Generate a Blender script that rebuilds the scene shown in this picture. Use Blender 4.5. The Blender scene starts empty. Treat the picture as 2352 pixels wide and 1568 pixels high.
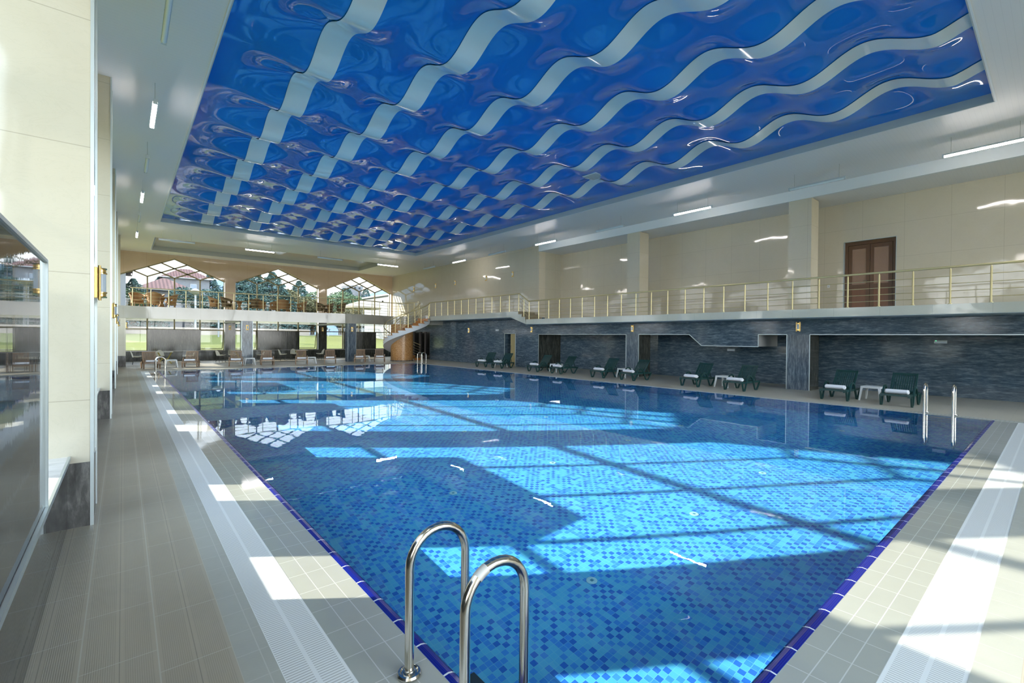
import bpy, math, random
from mathutils import Vector, Matrix
random.seed(7)
SC = bpy.context.scene
COL = SC.collection
R = math.radians
PI = math.pi

# ---------------------------------------------------------------- helpers
class MB:
    def __init__(s): s.v=[]; s.f=[]
    def quad(s,a,b,c,d):
        n=len(s.v); s.v+= [tuple(a),tuple(b),tuple(c),tuple(d)]; s.f.append((n,n+1,n+2,n+3)); return s
    def box(s,x0,x1,y0,y1,z0,z1):
        n=len(s.v)
        s.v+=[(x0,y0,z0),(x1,y0,z0),(x1,y1,z0),(x0,y1,z0),(x0,y0,z1),(x1,y0,z1),(x1,y1,z1),(x0,y1,z1)]
        for q in ((0,3,2,1),(4,5,6,7),(0,1,5,4),(1,2,6,5),(2,3,7,6),(3,0,4,7)): s.f.append(tuple(n+i for i in q))
        return s
    def prism(s,pts,vec):
        n=len(s.v); k=len(pts); vec=Vector(vec)
        s.v+=[tuple(p) for p in pts]+[tuple(Vector(p)+vec) for p in pts]
        s.f.append(tuple(range(n+k-1,n-1,-1))); s.f.append(tuple(range(n+k,n+2*k)))
        for i in range(k):
            j=(i+1)%k; s.f.append((n+i,n+j,n+k+j,n+k+i))
        return s
    def bar(s,p,q,w,d,up=(0,0,1)):
        p=Vector(p);q=Vector(q);t=(q-p).normalized();up=Vector(up)
        a=t.cross(up)
        if a.length<1e-4: a=t.cross(Vector((1,0,0)))
        a.normalize(); b=t.cross(a).normalized(); a*=w/2; b*=d/2
        s.prism([p-a-b,p+a-b,p+a+b,p-a+b],q-p); return s
    def tube(s,pts,r,n=10,cap=True,closed=False):
        pts=[Vector(p) for p in pts]; m=len(pts); base=len(s.v)
        rr=r if isinstance(r,(list,tuple)) else [r]*m
        prev=None
        for i,p in enumerate(pts):
            if closed: t=pts[(i+1)%m]-pts[i-1]
            else: t=pts[min(i+1,m-1)]-pts[max(i-1,0)]
            t.normalize()
            if prev is None:
                a=t.cross(Vector((0,0,1)))
                if a.length<1e-3: a=t.cross(Vector((0,1,0)))
            else:
                a=prev-t*prev.dot(t)
            a.normalize(); prev=a; b=t.cross(a)
            for k in range(n):
                an=2*PI*k/n
                s.v.append(tuple(p+(a*math.cos(an)+b*math.sin(an))*rr[i]))
        for i in range(m if closed else m-1):
            i2=(i+1)%m
            for k in range(n):
                k2=(k+1)%n
                s.f.append((base+i*n+k,base+i*n+k2,base+i2*n+k2,base+i2*n+k))
        if cap and not closed:
            s.f.append(tuple(base+k for k in range(n-1,-1,-1)))
            s.f.append(tuple(base+(m-1)*n+k for k in range(n)))
        return s
    def lathe(s,prof,c=(0,0,0),n=24,axis='z'):
        base=len(s.v); m=len(prof); c=Vector(c)
        for (r,h) in prof:
            for k in range(n):
                a=2*PI*k/n; x,y=r*math.cos(a),r*math.sin(a)
                p=(x,y,h) if axis=='z' else ((x,h,y) if axis=='y' else (h,x,y))
                s.v.append(tuple(c+Vector(p)))
        for i in range(m-1):
            for k in range(n):
                k2=(k+1)%n
                s.f.append((base+i*n+k,base+i*n+k2,base+(i+1)*n+k2,base+(i+1)*n+k))
        s.f.append(tuple(base+k for k in range(n-1,-1,-1)))
        s.f.append(tuple(base+(m-1)*n+k for k in range(n)))
        return s
    def grid(s,fn,nu,nv):
        base=len(s.v)
        for i in range(nu+1):
            for j in range(nv+1): s.v.append(tuple(fn(i/nu,j/nv)))
        for i in range(nu):
            for j in range(nv):
                a=base+i*(nv+1)+j; s.f.append((a,a+nv+1,a+nv+2,a+1))
        return s
    def build(s,name,mat,parent=None,smooth=False,bevel=0,kind=None,flip=False):
        me=bpy.data.meshes.new(name); me.from_pydata(s.v,[],s.f); me.update()
        if mat is not None: me.materials.append(mat)
        if smooth:
            for p in me.polygons: p.use_smooth=True
        o=bpy.data.objects.new(name,me); COL.objects.link(o)
        if parent is not None: o.parent=parent
        if kind: o['kind']=kind
        if smooth:
            try: me.set_sharp_from_angle(angle=R(40))
            except Exception: pass
        if bevel:
            m=o.modifiers.new('bevel','BEVEL'); m.width=bevel; m.segments=2; m.limit_method='ANGLE'
        return o

def tag(o,label,cat,group=None):
    o['label']=label; o['category']=cat
    if group: o['group']=group
    return o
def thing(name,label,cat,loc=(0,0,0),rz=0,group=None):
    o=bpy.data.objects.new(name,None); COL.objects.link(o); o.location=loc; o.rotation_euler=(0,0,rz)
    o.empty_display_size=.1
    return tag(o,label,cat,group)
def dup(root,loc,rz,label,group=None):
    r=root.copy(); COL.objects.link(r); r.location=loc; r.rotation_euler=(root.rotation_euler[0],root.rotation_euler[1],rz); r['label']=label
    if group: r['group']=group
    for ch in list(root.children):
        c=ch.copy(); COL.objects.link(c); c.parent=r
        for g in ch.children:
            d=g.copy(); COL.objects.link(d); d.parent=c
    return r

# ---------------------------------------------------------------- materials
class NT:
    def __init__(s,name):
        s.m=bpy.data.materials.new(name); s.m.use_nodes=True; s.t=s.m.node_tree; s.t.nodes.clear()
        s.out=s.n('ShaderNodeOutputMaterial')
    def n(s,ty,ins=None,**kw):
        nd=s.t.nodes.new(ty)
        for k,v in kw.items(): setattr(nd,k,v)
        for k,v in (ins or {}).items(): s.set(nd.inputs[k],v)
        return nd
    def set(s,sock,v):
        if isinstance(v,bpy.types.NodeSocket): s.t.links.new(v,sock)
        elif isinstance(v,bpy.types.Node): s.t.links.new(v.outputs[0],sock)
        else:
            if isinstance(v,(tuple,list)) and len(v)==3 and sock.type=='RGBA': v=(*v,1)
            sock.default_value=v
    def pos(s): return s.n('ShaderNodeNewGeometry').outputs['Position']
    def objc(s): return s.n('ShaderNodeTexCoord').outputs['Object']
    def math(s,op,a,b=0.0,c=0.0):
        nd=s.n('ShaderNodeMath',operation=op); s.set(nd.inputs[0],a); s.set(nd.inputs[1],b); s.set(nd.inputs[2],c); return nd.outputs[0]
    def vm(s,op,a,b=(0,0,0)):
        nd=s.n('ShaderNodeVectorMath',operation=op); s.set(nd.inputs[0],a); s.set(nd.inputs[1],b); return nd.outputs[0]
    def swz(s,v,order):
        sp=s.n('ShaderNodeSeparateXYZ',{0:v}); cb=s.n('ShaderNodeCombineXYZ')
        for i,ch in enumerate(order):
            if ch in 'xyz': s.t.links.new(sp.outputs['xyz'.index(ch)],cb.inputs[i])
        return cb.outputs[0]
    def noise(s,v,scale=5,detail=3,rough=.55,dist=0):
        return s.n('ShaderNodeTexNoise',{'Vector':v,'Scale':scale,'Detail':detail,'Roughness':rough,'Distortion':dist}).outputs[0]
    def ramp(s,f,stops,interp='LINEAR'):
        nd=s.n('ShaderNodeValToRGB',{0:f}); cr=nd.color_ramp; cr.interpolation=interp
        while len(cr.elements)<len(stops): cr.elements.new(.5)
        for e,(p,c) in zip(cr.elements,stops):
            e.position=p; e.color=(*c,1) if len(c)==3 else c
        return nd.outputs[0]
    def mix(s,f,a,b,mode='MIX'):
        nd=s.n('ShaderNodeMix',data_type='RGBA',blend_type=mode); s.set(nd.inputs[0],f); s.set(nd.inputs[6],a if not isinstance(a,tuple) else (*a,1)); s.set(nd.inputs[7],b if not isinstance(b,tuple) else (*b,1)); return nd.outputs[2]
    def brick(s,v,w,h,mort,off=0.0):
        nd=s.n('ShaderNodeTexBrick',{'Vector':v,'Scale':1.0,'Mortar Size':mort,'Brick Width':w,'Row Height':h,'Mortar Smooth':0.0},offset=off,squash=1.0)
        return nd.outputs['Fac']
    def bump(s,h,strength=.3,dist=.01):
        return s.n('ShaderNodeBump',{'Height':h,'Strength':strength,'Distance':dist}).outputs[0]
    def pbr(s,col,rough=.5,metal=0.0,normal=None,ior=1.5,spec=.5,trans=0,coat=0,emit=None,estr=0,sheen=0):
        b=s.n('ShaderNodeBsdfPrincipled',{'Base Color':col,'Roughness':rough,'Metallic':metal,'IOR':ior,'Specular IOR Level':spec,'Transmission Weight':trans,'Coat Weight':coat})
        if normal is not None: s.set(b.inputs['Normal'],normal)
        if emit is not None: s.set(b.inputs['Emission Color'],emit); s.set(b.inputs['Emission Strength'],estr)
        s.t.links.new(b.outputs[0],s.out.inputs[0]); return s.m

def simple(name,col,rough=.5,metal=0,bumpsc=0,bstr=.2,**k):
    n=NT(name); nm=None
    v=n.objc()
    c=n.mix(n.math('MULTIPLY',n.noise(v,6,3),.12),col,tuple(max(0,x*.8) for x in col))
    if bumpsc: nm=n.bump(n.noise(v,bumpsc,4),bstr,.004)
    return n.pbr(c,rough,metal,nm,**k)

M={}
def cream(name,base,warm,plane):
    n=NT(name); p=n.pos(); v=n.swz(p,plane)
    ns=n.noise(p,1.3,6,.6,1.2); vein=n.noise(n.vm('MULTIPLY',p,(1,1,2.2)),2.2,8,.65,2.5)
    c=n.mix(ns,base,warm)
    vf=n.ramp(n.math('ABSOLUTE',n.math('SUBTRACT',vein,.5)),[(0,(.35,.35,.35)),(.02,(0,0,0))])
    c=n.mix(n.math('MULTIPLY',vf,.35),c,tuple(x*.72 for x in warm))
    j=n.brick(v,1.18,1.18,.004,.0)
    c=n.mix(n.math('MULTIPLY',j,.55),c,tuple(x*.55 for x in warm))
    wob=n.noise(p,.9,2,.5)
    return n.pbr(c,.06,0,n.bump(wob,.09,.12),spec=.8)
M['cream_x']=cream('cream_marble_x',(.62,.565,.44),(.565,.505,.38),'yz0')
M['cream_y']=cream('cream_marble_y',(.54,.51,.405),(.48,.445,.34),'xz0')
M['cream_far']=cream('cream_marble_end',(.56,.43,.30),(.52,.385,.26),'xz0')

def granite(name,a,b,c3,vec,rough=.12,rip=.05):
    n=NT(name); p=n.pos(); q=n.vm('MULTIPLY',p,vec)
    f=n.noise(q,1.0,8,.62,.6)
    f2=n.noise(n.vm('MULTIPLY',q,(2.7,2.7,2.7)),1.0,5,.7,.3)
    fm=n.math('ADD',n.math('MULTIPLY',f,.6),n.math('MULTIPLY',f2,.4))
    c=n.ramp(fm,[(.36,a),(.5,b),(.64,c3)])
    return n.pbr(c,rough,0,n.bump(n.noise(n.vm('MULTIPLY',q,(.6,.6,.6)),1,3),rip,.02))
M['granite_v']=granite('dark_granite_vertical_grain',(.012,.015,.013),(.04,.045,.038),(.12,.12,.10),(14,14,1.6),.10)
M['granite_pol']=granite('polished_dark_granite',(.022,.026,.026),(.05,.055,.055),(.11,.11,.10),(9,9,.5),.03,.035)
M['granite_blue_v']=granite('blue_grey_granite_vertical_grain',(.03,.048,.068),(.10,.135,.17),(.24,.29,.33),(16,16,2.2),.13)
M['granite_h']=granite('blue_grey_granite_wavy_grain',(.028,.052,.078),(.075,.118,.155),(.21,.27,.32),(2.6,2.6,19),.09,.04)
M['granite_base']=granite('veined_grey_granite',(.035,.035,.035),(.10,.10,.095),(.24,.235,.22),(7,7,2.0),.15)
M['sill']=granite('pale_veined_marble',(.42,.42,.42),(.6,.6,.6),(.7,.7,.69),(2,5,3),.15)
M['trim']=simple('brushed_aluminium',(.50,.57,.58),.3,.6)
M['fascia']=cream('fascia_marble',(.56,.57,.49),(.51,.52,.44),'yz0')

def deck(name,col,col2,axis,grout,org):
    n=NT(name); p=n.vm('SUBTRACT',n.pos(),(org,org,0)); v=n.swz(p,'yx0' if axis=='y' else 'xy0')
    sp=n.n('ShaderNodeSeparateXYZ',{0:p}); ax=sp.outputs[0 if axis=='y' else 1]
    t=n.noise(p,.55,4,.6); st=n.noise(n.vm('MULTIPLY',p,(6,.5,1) if axis=='y' else (.5,6,1)),1,3)
    c=n.mix(n.math('ADD',n.math('MULTIPLY',t,.6),n.math('MULTIPLY',st,.4)),col,col2)
    grime=n.ramp(n.noise(p,1.7,5,.65,.5),[(.45,(0,0,0)),(.75,(1,1,1))])
    c=n.mix(n.math('MULTIPLY',grime,.22),c,tuple(x*.6 for x in col2))
    rib=n.math('SINE',n.math('MULTIPLY',ax,2*PI/.0095))
    pg=n.math('PINGPONG',ax,.08325); ripm=n.math('GREATER_THAN',pg,.019)
    ribf=n.math('MULTIPLY',n.math('MULTIPLY',n.math('ADD',rib,1),.5),ripm)
    c=n.mix(n.math('MULTIPLY',ribf,.30),c,tuple(x*.5 for x in col2))
    gr=n.math('LESS_THAN',n.math('PINGPONG',n.math('ADD',ax,.1665),.1665),.0022)
    c=n.mix(n.math('MULTIPLY',gr,.6),c,tuple(x*.45 for x in col2))
    j=n.brick(v,.63,.333,.0035,.37)
    c=n.mix(n.math('MULTIPLY',j,.7),c,grout)
    return n.pbr(c,.36,0,n.bump(n.math('SUBTRACT',n.math('MULTIPLY',ribf,-.5),j),.3,.003),spec=.4)
M['deck_y']=deck('ribbed_deck_tile_long',(.54,.49,.375),(.43,.39,.295),'y',(.60,.60,.52),.153)
M['deck_x']=deck('ribbed_deck_tile_cross',(.58,.53,.43),(.49,.45,.36),'x',(.60,.58,.50),.05)
M['deck_r']=deck('ribbed_deck_tile_right_lightened',(.66,.61,.49),(.54,.50,.40),'y',(.40,.38,.32),.12)  # light lost under the balcony is painted back into this tile's colour
def bandt(name,axis,org):
    n=NT(name); p=n.vm('SUBTRACT',n.pos(),(org,org,0)); v=n.swz(p,'yx0' if axis=='y' else 'xy0')
    c=n.mix(n.noise(p,3,5,.65),(.56,.57,.50),(.42,.43,.37))
    q=n.vm('MULTIPLY',p,(105*2*PI,105*2*PI,0)); sn=n.vm('SINE',q); sq=n.n('ShaderNodeSeparateXYZ',{0:sn})
    dt=n.math('MULTIPLY',sq.outputs[0],sq.outputs[1]); d2=n.math('GREATER_THAN',dt,.1)
    c=n.mix(n.math('MULTIPLY',d2,.22),c,(.26,.26,.22))
    j=n.brick(v,.245,.6,.003,0); c=n.mix(n.math('MULTIPLY',j,.6),c,(.62,.62,.56))
    return n.pbr(c,.4)
M['band_y']=bandt('dotted_border_tile_long','y',0); M['band_x']=bandt('dotted_border_tile_cross','x',0)
def rim(name,col,axis):
    n=NT(name); p=n.pos(); v=n.swz(p,'yx0' if axis=='y' else 'xy0')
    t=n.noise(p,2.5,3); c=n.mix(t,col,tuple(x*.86 for x in col))
    v=n.vm('SUBTRACT',v,(.04,.94 if axis=='y' else .61,0)); j=n.brick(v,.28,.124,.003,0)
    c=n.mix(n.math('MULTIPLY',j,.6),c,(.72,.74,.7))
    return n.pbr(c,.055,0,n.bump(n.noise(p,3,2),.04,.02),spec=.5)
M['rim_y']=rim('pool_rim_tile_long',(.45,.46,.40),'y')
M['rim_x']=rim('pool_rim_tile_cross',(.45,.46,.40),'x')
def grate(name,axis):
    n=NT(name); p=n.pos(); sp=n.n('ShaderNodeSeparateXYZ',{0:p}); ax=sp.outputs[1 if axis=='y' else 0]
    s_=n.math('SINE',n.math('MULTIPLY',ax,2*PI/.021))
    ce=sp.outputs[0 if axis=='y' else 1]; cd=n.math('ABSOLUTE',n.math('SUBTRACT',ce,.79 if axis=='y' else .455)); sl=n.math('MULTIPLY',n.math('GREATER_THAN',s_,.35),n.math('MULTIPLY',n.math('GREATER_THAN',cd,.011),n.math('LESS_THAN',cd,.135)))
    c=n.mix(n.noise(p,1.2,2),(.90,.92,.89),(.82,.85,.82))
    c=n.mix(n.math('MULTIPLY',sl,.55),c,(.30,.30,.27))
    return n.pbr(c,.4,0,n.bump(sl,-.4,.004))
M['grate_y']=grate('slotted_gutter_plastic_long','y'); M['grate_x']=grate('slotted_gutter_plastic_cross','x')
M['perf']=None
def perf():
    n=NT('perforated_edge_tile'); p=n.pos()
    nd=n.n('ShaderNodeVectorMath',operation='SCALE'); n.set(nd.inputs[0],p); nd.inputs[3].default_value=14
    fr=n.n('ShaderNodeVectorMath',operation='FRACTION'); n.set(fr.inputs[0],nd.outputs[0])
    d=n.n('ShaderNodeVectorMath',operation='DISTANCE'); n.set(d.inputs[0],n.vm('MULTIPLY',fr.outputs[0],(1,1,0))); d.inputs[1].default_value=(.5,.5,0)
    h=n.math('LESS_THAN',d.outputs['Value'],.22)
    c=n.mix(n.math('MULTIPLY',h,.7),(.5,.52,.47),(.12,.12,.11))
    return n.pbr(c,.4)
M['perf']=perf()
def mosaic(name,plane,warp=.0,size=.0625):
    n=NT(name); p=n.pos(); v=n.swz(p,plane)
    if warp:
        w=n.n('ShaderNodeTexNoise',{'Vector':v,'Scale':9.0,'Detail':1.0})
        v=n.vm('ADD',v,n.vm('MULTIPLY',n.vm('SUBTRACT',w.outputs[1],(.5,.5,.5)),(warp,warp,0)))
    q=n.vm('MULTIPLY',v,(1/size,1/size,0))
    cell=n.vm('ADD',n.vm('FLOOR',q),(.5,.5,.5))
    wn=n.n('ShaderNodeTexWhiteNoise',{'Vector':cell},noise_dimensions='3D').outputs[0]
    cs=n.n('ShaderNodeSeparateXYZ',{0:n.vm('FLOOR',q)}); par=n.math('MODULO',n.math('ABSOLUTE',n.math('ADD',cs.outputs[0],cs.outputs[1])),2.0)
    wn=n.math('ADD',n.math('MULTIPLY',wn,.5),n.math('MULTIPLY',par,.5))
    c=n.ramp(wn,[(0,(.09,.47,.78)),(.39,(.05,.29,.78)),(.5,(.025,.16,.64)),(.69,(.05,.29,.78)),(.90,(.10,.50,.78))],'CONSTANT')
    j=n.brick(q,1,1,.035,0)
    c=n.mix(n.math('MULTIPLY',j,.8),c,(.18,.58,.76))
    return n.pbr(c,.3)
M['mos_f']=mosaic('blue_mosaic_floor','xy0'); M['mos_x']=mosaic('blue_mosaic_wall_x','yz0'); M['mos_y']=mosaic('blue_mosaic_wall_y','xz0')
def cobalt(name,axis):
    n=NT(name); p=n.pos(); v=n.swz(p,'yx0' if axis=='y' else 'xy0')
    j=n.brick(v,.3,3,.006,0)
    sp=n.n('ShaderNodeSeparateXYZ',{0:p}); ax=sp.outputs[0 if axis=='y' else 1]
    rb=n.math('ADD',n.math('MULTIPLY',n.math('SINE',n.math('MULTIPLY',ax,2*PI/.011)),.5),.5)
    c=n.mix(n.math('MULTIPLY',rb,.5),(.006,.010,.20),(.02,.035,.34))
    c=n.mix(j,c,(.7,.75,.8))
    return n.pbr(c,.2)
M['cob_y']=cobalt('cobalt_grip_tile_long','y'); M['cob_x']=cobalt('cobalt_grip_tile_cross','x')

def water():
    n=NT('pool_water'); p=n.pos()
    w=n.math('ADD',n.noise(n.vm('MULTIPLY',p,(1,1,1)),2.2,2,.5),n.math('MULTIPLY',n.noise(n.vm('ADD',p,(3,9,0)),7.5,2,.5,.6),.22))
    b=n.bump(w,.010,.05)
    gl=n.n('ShaderNodeBsdfGlass',{'Color':(.93,.985,1,1),'Roughness':0.0,'IOR':1.333,'Normal':b})
    n.t.links.new(gl.outputs[0],n.out.inputs[0]); return n.m
M['water']=water()
def glass():
    n=NT('window_glass')
    tr=n.n('ShaderNodeBsdfTransparent',{'Color':(.93,.95,.95,1)})
    gl=n.n('ShaderNodeBsdfGlossy',{'Color':(1,1,1,1),'Roughness':0.0})
    fr=n.n('ShaderNodeFresnel',{'IOR':1.5})
    mx=n.n('ShaderNodeMixShader',{0:fr,1:tr,2:gl})
    n.t.links.new(mx.outputs[0],n.out.inputs[0]); return n.m
M['glass']=glass()
M['frame']=simple('olive_gold_window_frame',(.20,.17,.085),.4,.3)
M['brass']=simple('polished_brass',(.80,.58,.22),.16,1.0)
M['brass_rail']=simple('satin_brass_rail',(.60,.52,.28),.3,.55)
M['gold']=simple('bright_gold_metal',(.82,.58,.22),.2,.9)
M['steel']=simple('polished_stainless_steel',(.66,.62,.55),.17,1.0)
M['steel_dull']=simple('brushed_steel_tape',(.55,.54,.50),.6,.6)
M['frost']=simple('frosted_glass_tube',(.62,.68,.72),.3,0)
def ceil_white():
    n=NT('ceiling_slats'); p=n.pos(); sp=n.n('ShaderNodeSeparateXYZ',{0:p})
    ln=n.math('LESS_THAN',n.math('FRACT',n.math('MULTIPLY',sp.outputs[1],1/.1)),.06)
    c=n.mix(n.math('MULTIPLY',ln,.22),(.76,.75,.74),(.52,.52,.53))
    return n.pbr(c,.38,0,n.bump(n.noise(p,.6,2),.05,.1),spec=.22)
M['ceil']=ceil_white()
M['cove']=simple('ceiling_cove_trim',(.44,.50,.51),.35)
M['film']=NT('blue_stretch_film').pbr((.012,.19,.64),.035,0,None,spec=.42)
M['ribbon']=NT('pale_ribbon_film').pbr((.64,.72,.75),.10,0,None,spec=.5)
M['coffer']=NT('glossy_coffer_film').pbr((.52,.52,.49),.06,0,None,spec=.6)
M['soffit']=simple('blue_grey_soffit',(.38,.46,.50),.4)
M['white']=simple('white_painted_plaster',(.74,.78,.80),.45)
M['grey_paint']=simple('light_grey_paint',(.52,.53,.52),.6)
M['black']=simple('near_black_glass',(.006,.007,.008),.08)
M['dark_plastic']=simple('black_plastic',(.02,.02,.022),.4)
M['green']=simple('dark_green_plastic',(.010,.048,.045),.33,bumpsc=60,bstr=.1)
M['tan']=simple('taupe_brown_plastic',(.30,.205,.135),.4,bumpsc=60,bstr=.1)
M['whplastic']=simple('white_plastic',(.76,.80,.80),.35)
M['towel']=simple('white_terry_towel',(.84,.86,.90),.95,bumpsc=220,bstr=.6)
M['shell']=simple('cream_shell_plastic',(.70,.69,.58),.4)
M['olive']=simple('olive_gold_table_metal',(.34,.28,.06),.4,.2)
M['darkwood_leg']=simple('dark_metal_leg',(.03,.03,.03),.4)
def rattan(name,a,b):
    n=NT(name); v=n.objc(); w=n.n('ShaderNodeTexWave',{'Vector':v,'Scale':38.0,'Distortion':1.5},wave_type='BANDS',bands_direction='Z').outputs[1]
    w2=n.n('ShaderNodeTexWave',{'Vector':v,'Scale':26.0,'Distortion':1.0},wave_type='BANDS',bands_direction='DIAGONAL').outputs[1]
    f=n.math('MULTIPLY',w,w2)
    return n.pbr(n.mix(f,a,b),.5,0,n.bump(f,.5,.006))
M['rattan']=rattan('honey_rattan',(.30,.15,.05),(.62,.36,.15))
M['rattan_dark']=rattan('brown_rattan',(.12,.075,.03),(.30,.20,.09))
def wood(name,a,b,rough=.35,sc=(2,2,14)):
    n=NT(name); v=n.vm('MULTIPLY',n.objc(),sc); f=n.noise(v,3,6,.6,.8)
    return n.pbr(n.mix(f,a,b),rough)
M['tread']=wood('orange_stair_wood',(.42,.17,.05),(.62,.28,.09),.25,(3,3,3))
M['doorwood']=wood('brown_door_wood',(.085,.038,.014),(.15,.072,.03),.35,(14,14,1.5))
M['doorpanel']=wood('red_brown_door_panel',(.16,.06,.022),(.21,.085,.035),.3,(8,8,1))
M['door_beige']=wood('ochre_door_leaf',(.40,.32,.14),(.46,.37,.17),.4,(6,6,1))
def pebble():
    n=NT('orange_mosaic_column'); v=n.objc()
    vo=n.n('ShaderNodeTexVoronoi',{'Vector':v,'Scale':34.0}); f=vo.outputs['Color']
    g=n.n('ShaderNodeSeparateColor',{0:f}).outputs[0]
    c=n.ramp(g,[(0,(.32,.14,.035)),(.6,(.50,.25,.08)),(1,(.62,.38,.17))])
    return n.pbr(c,.25)
M['pebble']=pebble()
def frostdoor():
    n=NT('hammered_door_glass'); v=n.objc()
    return n.pbr((.30,.17,.10),.12,0,n.bump(n.noise(v,60,2),.6,.01),spec=.8)
M['doorglass']=frostdoor()
def emis(name,col,st):
    n=NT(name); e=n.n('ShaderNodeEmission',{0:(*col,1),1:st}); n.t.links.new(e.outputs[0],n.out.inputs[0]); return n.m
M['tube_lit']=emis('lit_tube',(1,.93,.88),13)
M['tube_off']=simple('unlit_diffuser',(.66,.74,.76),.3)
M['housing']=simple('lamp_housing',(.50,.56,.60),.4)
M['cable']=simple('lamp_cable',(.35,.36,.34),.5)
M['led']=emis('green_led',(.05,1,.25),3)
# outdoors
def grassm():
    n=NT('sunlit_lawn'); p=n.pos(); f=n.noise(p,.35,5,.6); g=n.noise(n.vm('MULTIPLY',p,(1,3,1)),3.0,4,.7)
    c=n.mix(n.math('ADD',n.math('MULTIPLY',f,.5),n.math('MULTIPLY',g,.5)),(.04,.06,.008),(.20,.19,.03))
    return n.pbr(c,.9,0,n.bump(g,.6,.08))
M['grass']=grassm()
def leafm(name,a,b,sc=.7):
    n=NT(name); p=n.pos(); f=n.noise(p,sc,4,.7); return n.pbr(n.mix(f,a,b),.8)
M['leaf_dark']=leafm('dark_conifer_foliage',(.015,.045,.045),(.05,.10,.075))
M['leaf_green']=leafm('green_foliage',(.03,.07,.035),(.10,.14,.06))
M['leaf_gold']=leafm('autumn_foliage',(.07,.08,.035),(.20,.17,.075))
M['bark']=simple('tree_bark',(.12,.09,.06),.9)
M['rooft']=None
def roofm():
    n=NT('terracotta_roof_tiles'); p=n.pos(); sp=n.n('ShaderNodeSeparateXYZ',{0:p})
    s_=n.math('ADD',n.math('MULTIPLY',n.math('SINE',n.math('MULTIPLY',sp.outputs[0],2*PI/.42)),.5),.5)
    c=n.mix(s_,(.055,.02,.015),(.12,.055,.045)); return n.pbr(c,.7)
M['rooft']=roofm()
M['housewall']=simple('pale_house_render',(.11,.115,.12),.8)
M['houseglass']=simple('dark_house_window',(.08,.12,.16),.15)
M['stonewall']=None
def brickw():
    n=NT('pale_brick_garden_wall'); p=n.pos(); v=n.swz(p,'xz0'); j=n.brick(v,.25,.09,.012,.5)
    return n.pbr(n.mix(j,(.24,.19,.15),(.32,.29,.25)),.9)
M['stonewall']=brickw()
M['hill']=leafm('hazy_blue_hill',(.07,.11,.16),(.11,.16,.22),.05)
M['canvas']=simple('cream_canvas',(.22,.19,.15),.8)
M['whmetal']=simple('white_painted_metal',(.24,.25,.25),.5)
M['paving']=simple('pale_paving',(.18,.18,.16),.8)

# ---------------------------------------------------------------- dimensions (metres; camera stands over the origin)
ZC=7.23; PX0,PX1,PY0,PY1=1.31,15.3,.97,28.6
YN=-4.0; YE=39.2; XW=20.55
LP=[(-8.4,-7.68),(-1.25,-.53),(5.87,6.59),(13.02,13.74),(20.1,20.82),(27.05,27.77),(33.2,33.92)]   # left piers
XG=-1.36   # plane of the left glazing
W_=.001

def S(name,mb,mat,parent=None,**k): return mb.build(name,mat,parent,kind=None if parent else 'structure',**k)

# floor slabs round the pool
fl=MB().box(-1.45,.486,YN,YE,-.009,0).build('floor',M['deck_y'],kind='structure')
S('floor_border',MB().box(.486,.65,YN,29.2,-.009,0),M['band_y']); S('floor_border',MB().box(.65,XW,.12,.30,-.009,0),M['band_x'])
S('floor_left_end',MB().box(.486,.65,29.2,YE,-.009,0),M['deck_y'])
S('floor_near',MB().box(.65,XW,YN,.12,-.12,0),M['deck_x'])
S('floor_right',MB().box(15.52,XW,.30,YE,-.12,0),M['deck_r'])
S('floor_far',MB().box(.65,15.52,28.86,YE,-.12,0),M['deck_x'])
S('gutter_grate',MB().box(.65,.94,.30,28.86,-.009,-.002),M['grate_y'])
S('gutter_grate',MB().box(.94,15.27,.30,.61,-.1,-.003),M['grate_x'])
S('gutter_edge_tile',MB().box(15.30,15.52,.30,28.86,-.1,-.001),M['perf'])
S('gutter_edge_tile',MB().box(.94,15.30,28.60,28.86,-.1,-.0015),M['perf'])
S('pool_rim',MB().quad((.94,.61,-.004),(1.31,.97,-.007),(1.31,28.6,-.007),(.94,28.6,-.004)),M['rim_y'])
S('pool_rim',MB().quad((.94,.61,-.004),(15.3,.61,-.004),(15.3,.97,-.007),(1.31,.97,-.007)),M['rim_x'])
# cobalt grip strip, dips into the water
def strip(a,b,off,mat):
    a=Vector(a);b=Vector(b);o=Vector(off); mb=MB()
    prof=[(0,-.006),(.03,-.003),(.055,-.009),(.068,-.02)]
    for i in range(3):
        u0,z0=prof[i];u1,z1=prof[i+1]
        mb.quad(a+o*u0+Vector((0,0,z0)),b+o*u0+Vector((0,0,z0)),b+o*u1+Vector((0,0,z1)),a+o*u1+Vector((0,0,z1)))
    return S('pool_edge_strip',mb,mat,smooth=True)
strip((1.31,.97,0),(1.31,28.6,0),(1,0,0),M['cob_y'])
strip((1.31,.97,0),(15.3,.97,0),(0,1,0),M['cob_x'])
DZ=-1.95
pf=S('pool_floor',MB().quad((-3.2,.62,DZ),(15.3,.62,DZ),(15.3,28.6,DZ),(-3.2,28.6,DZ)),M['mos_f'])  # runs on unseen under the left deck so sun rays stay clear
pw=[]
pw.append(S('pool_wall',MB().quad((15.3,.6,-.02),(15.3,28.6,-.02),(15.3,28.6,DZ),(15.3,.6,DZ)),M['mos_x']))
pw.append(S('pool_wall',MB().quad((-3.2,.62,-.02),(-3.2,28.6,-.02),(-3.2,28.6,DZ),(-3.2,.62,DZ)),M['mos_x']))  # unseen side added under the left deck to block sky light from below
pw.append(S('pool_wall',MB().quad((-3.2,28.6,-.02),(15.3,28.6,-.02),(15.3,28.6,DZ),(-3.2,28.6,DZ)),M['mos_y']))
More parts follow.
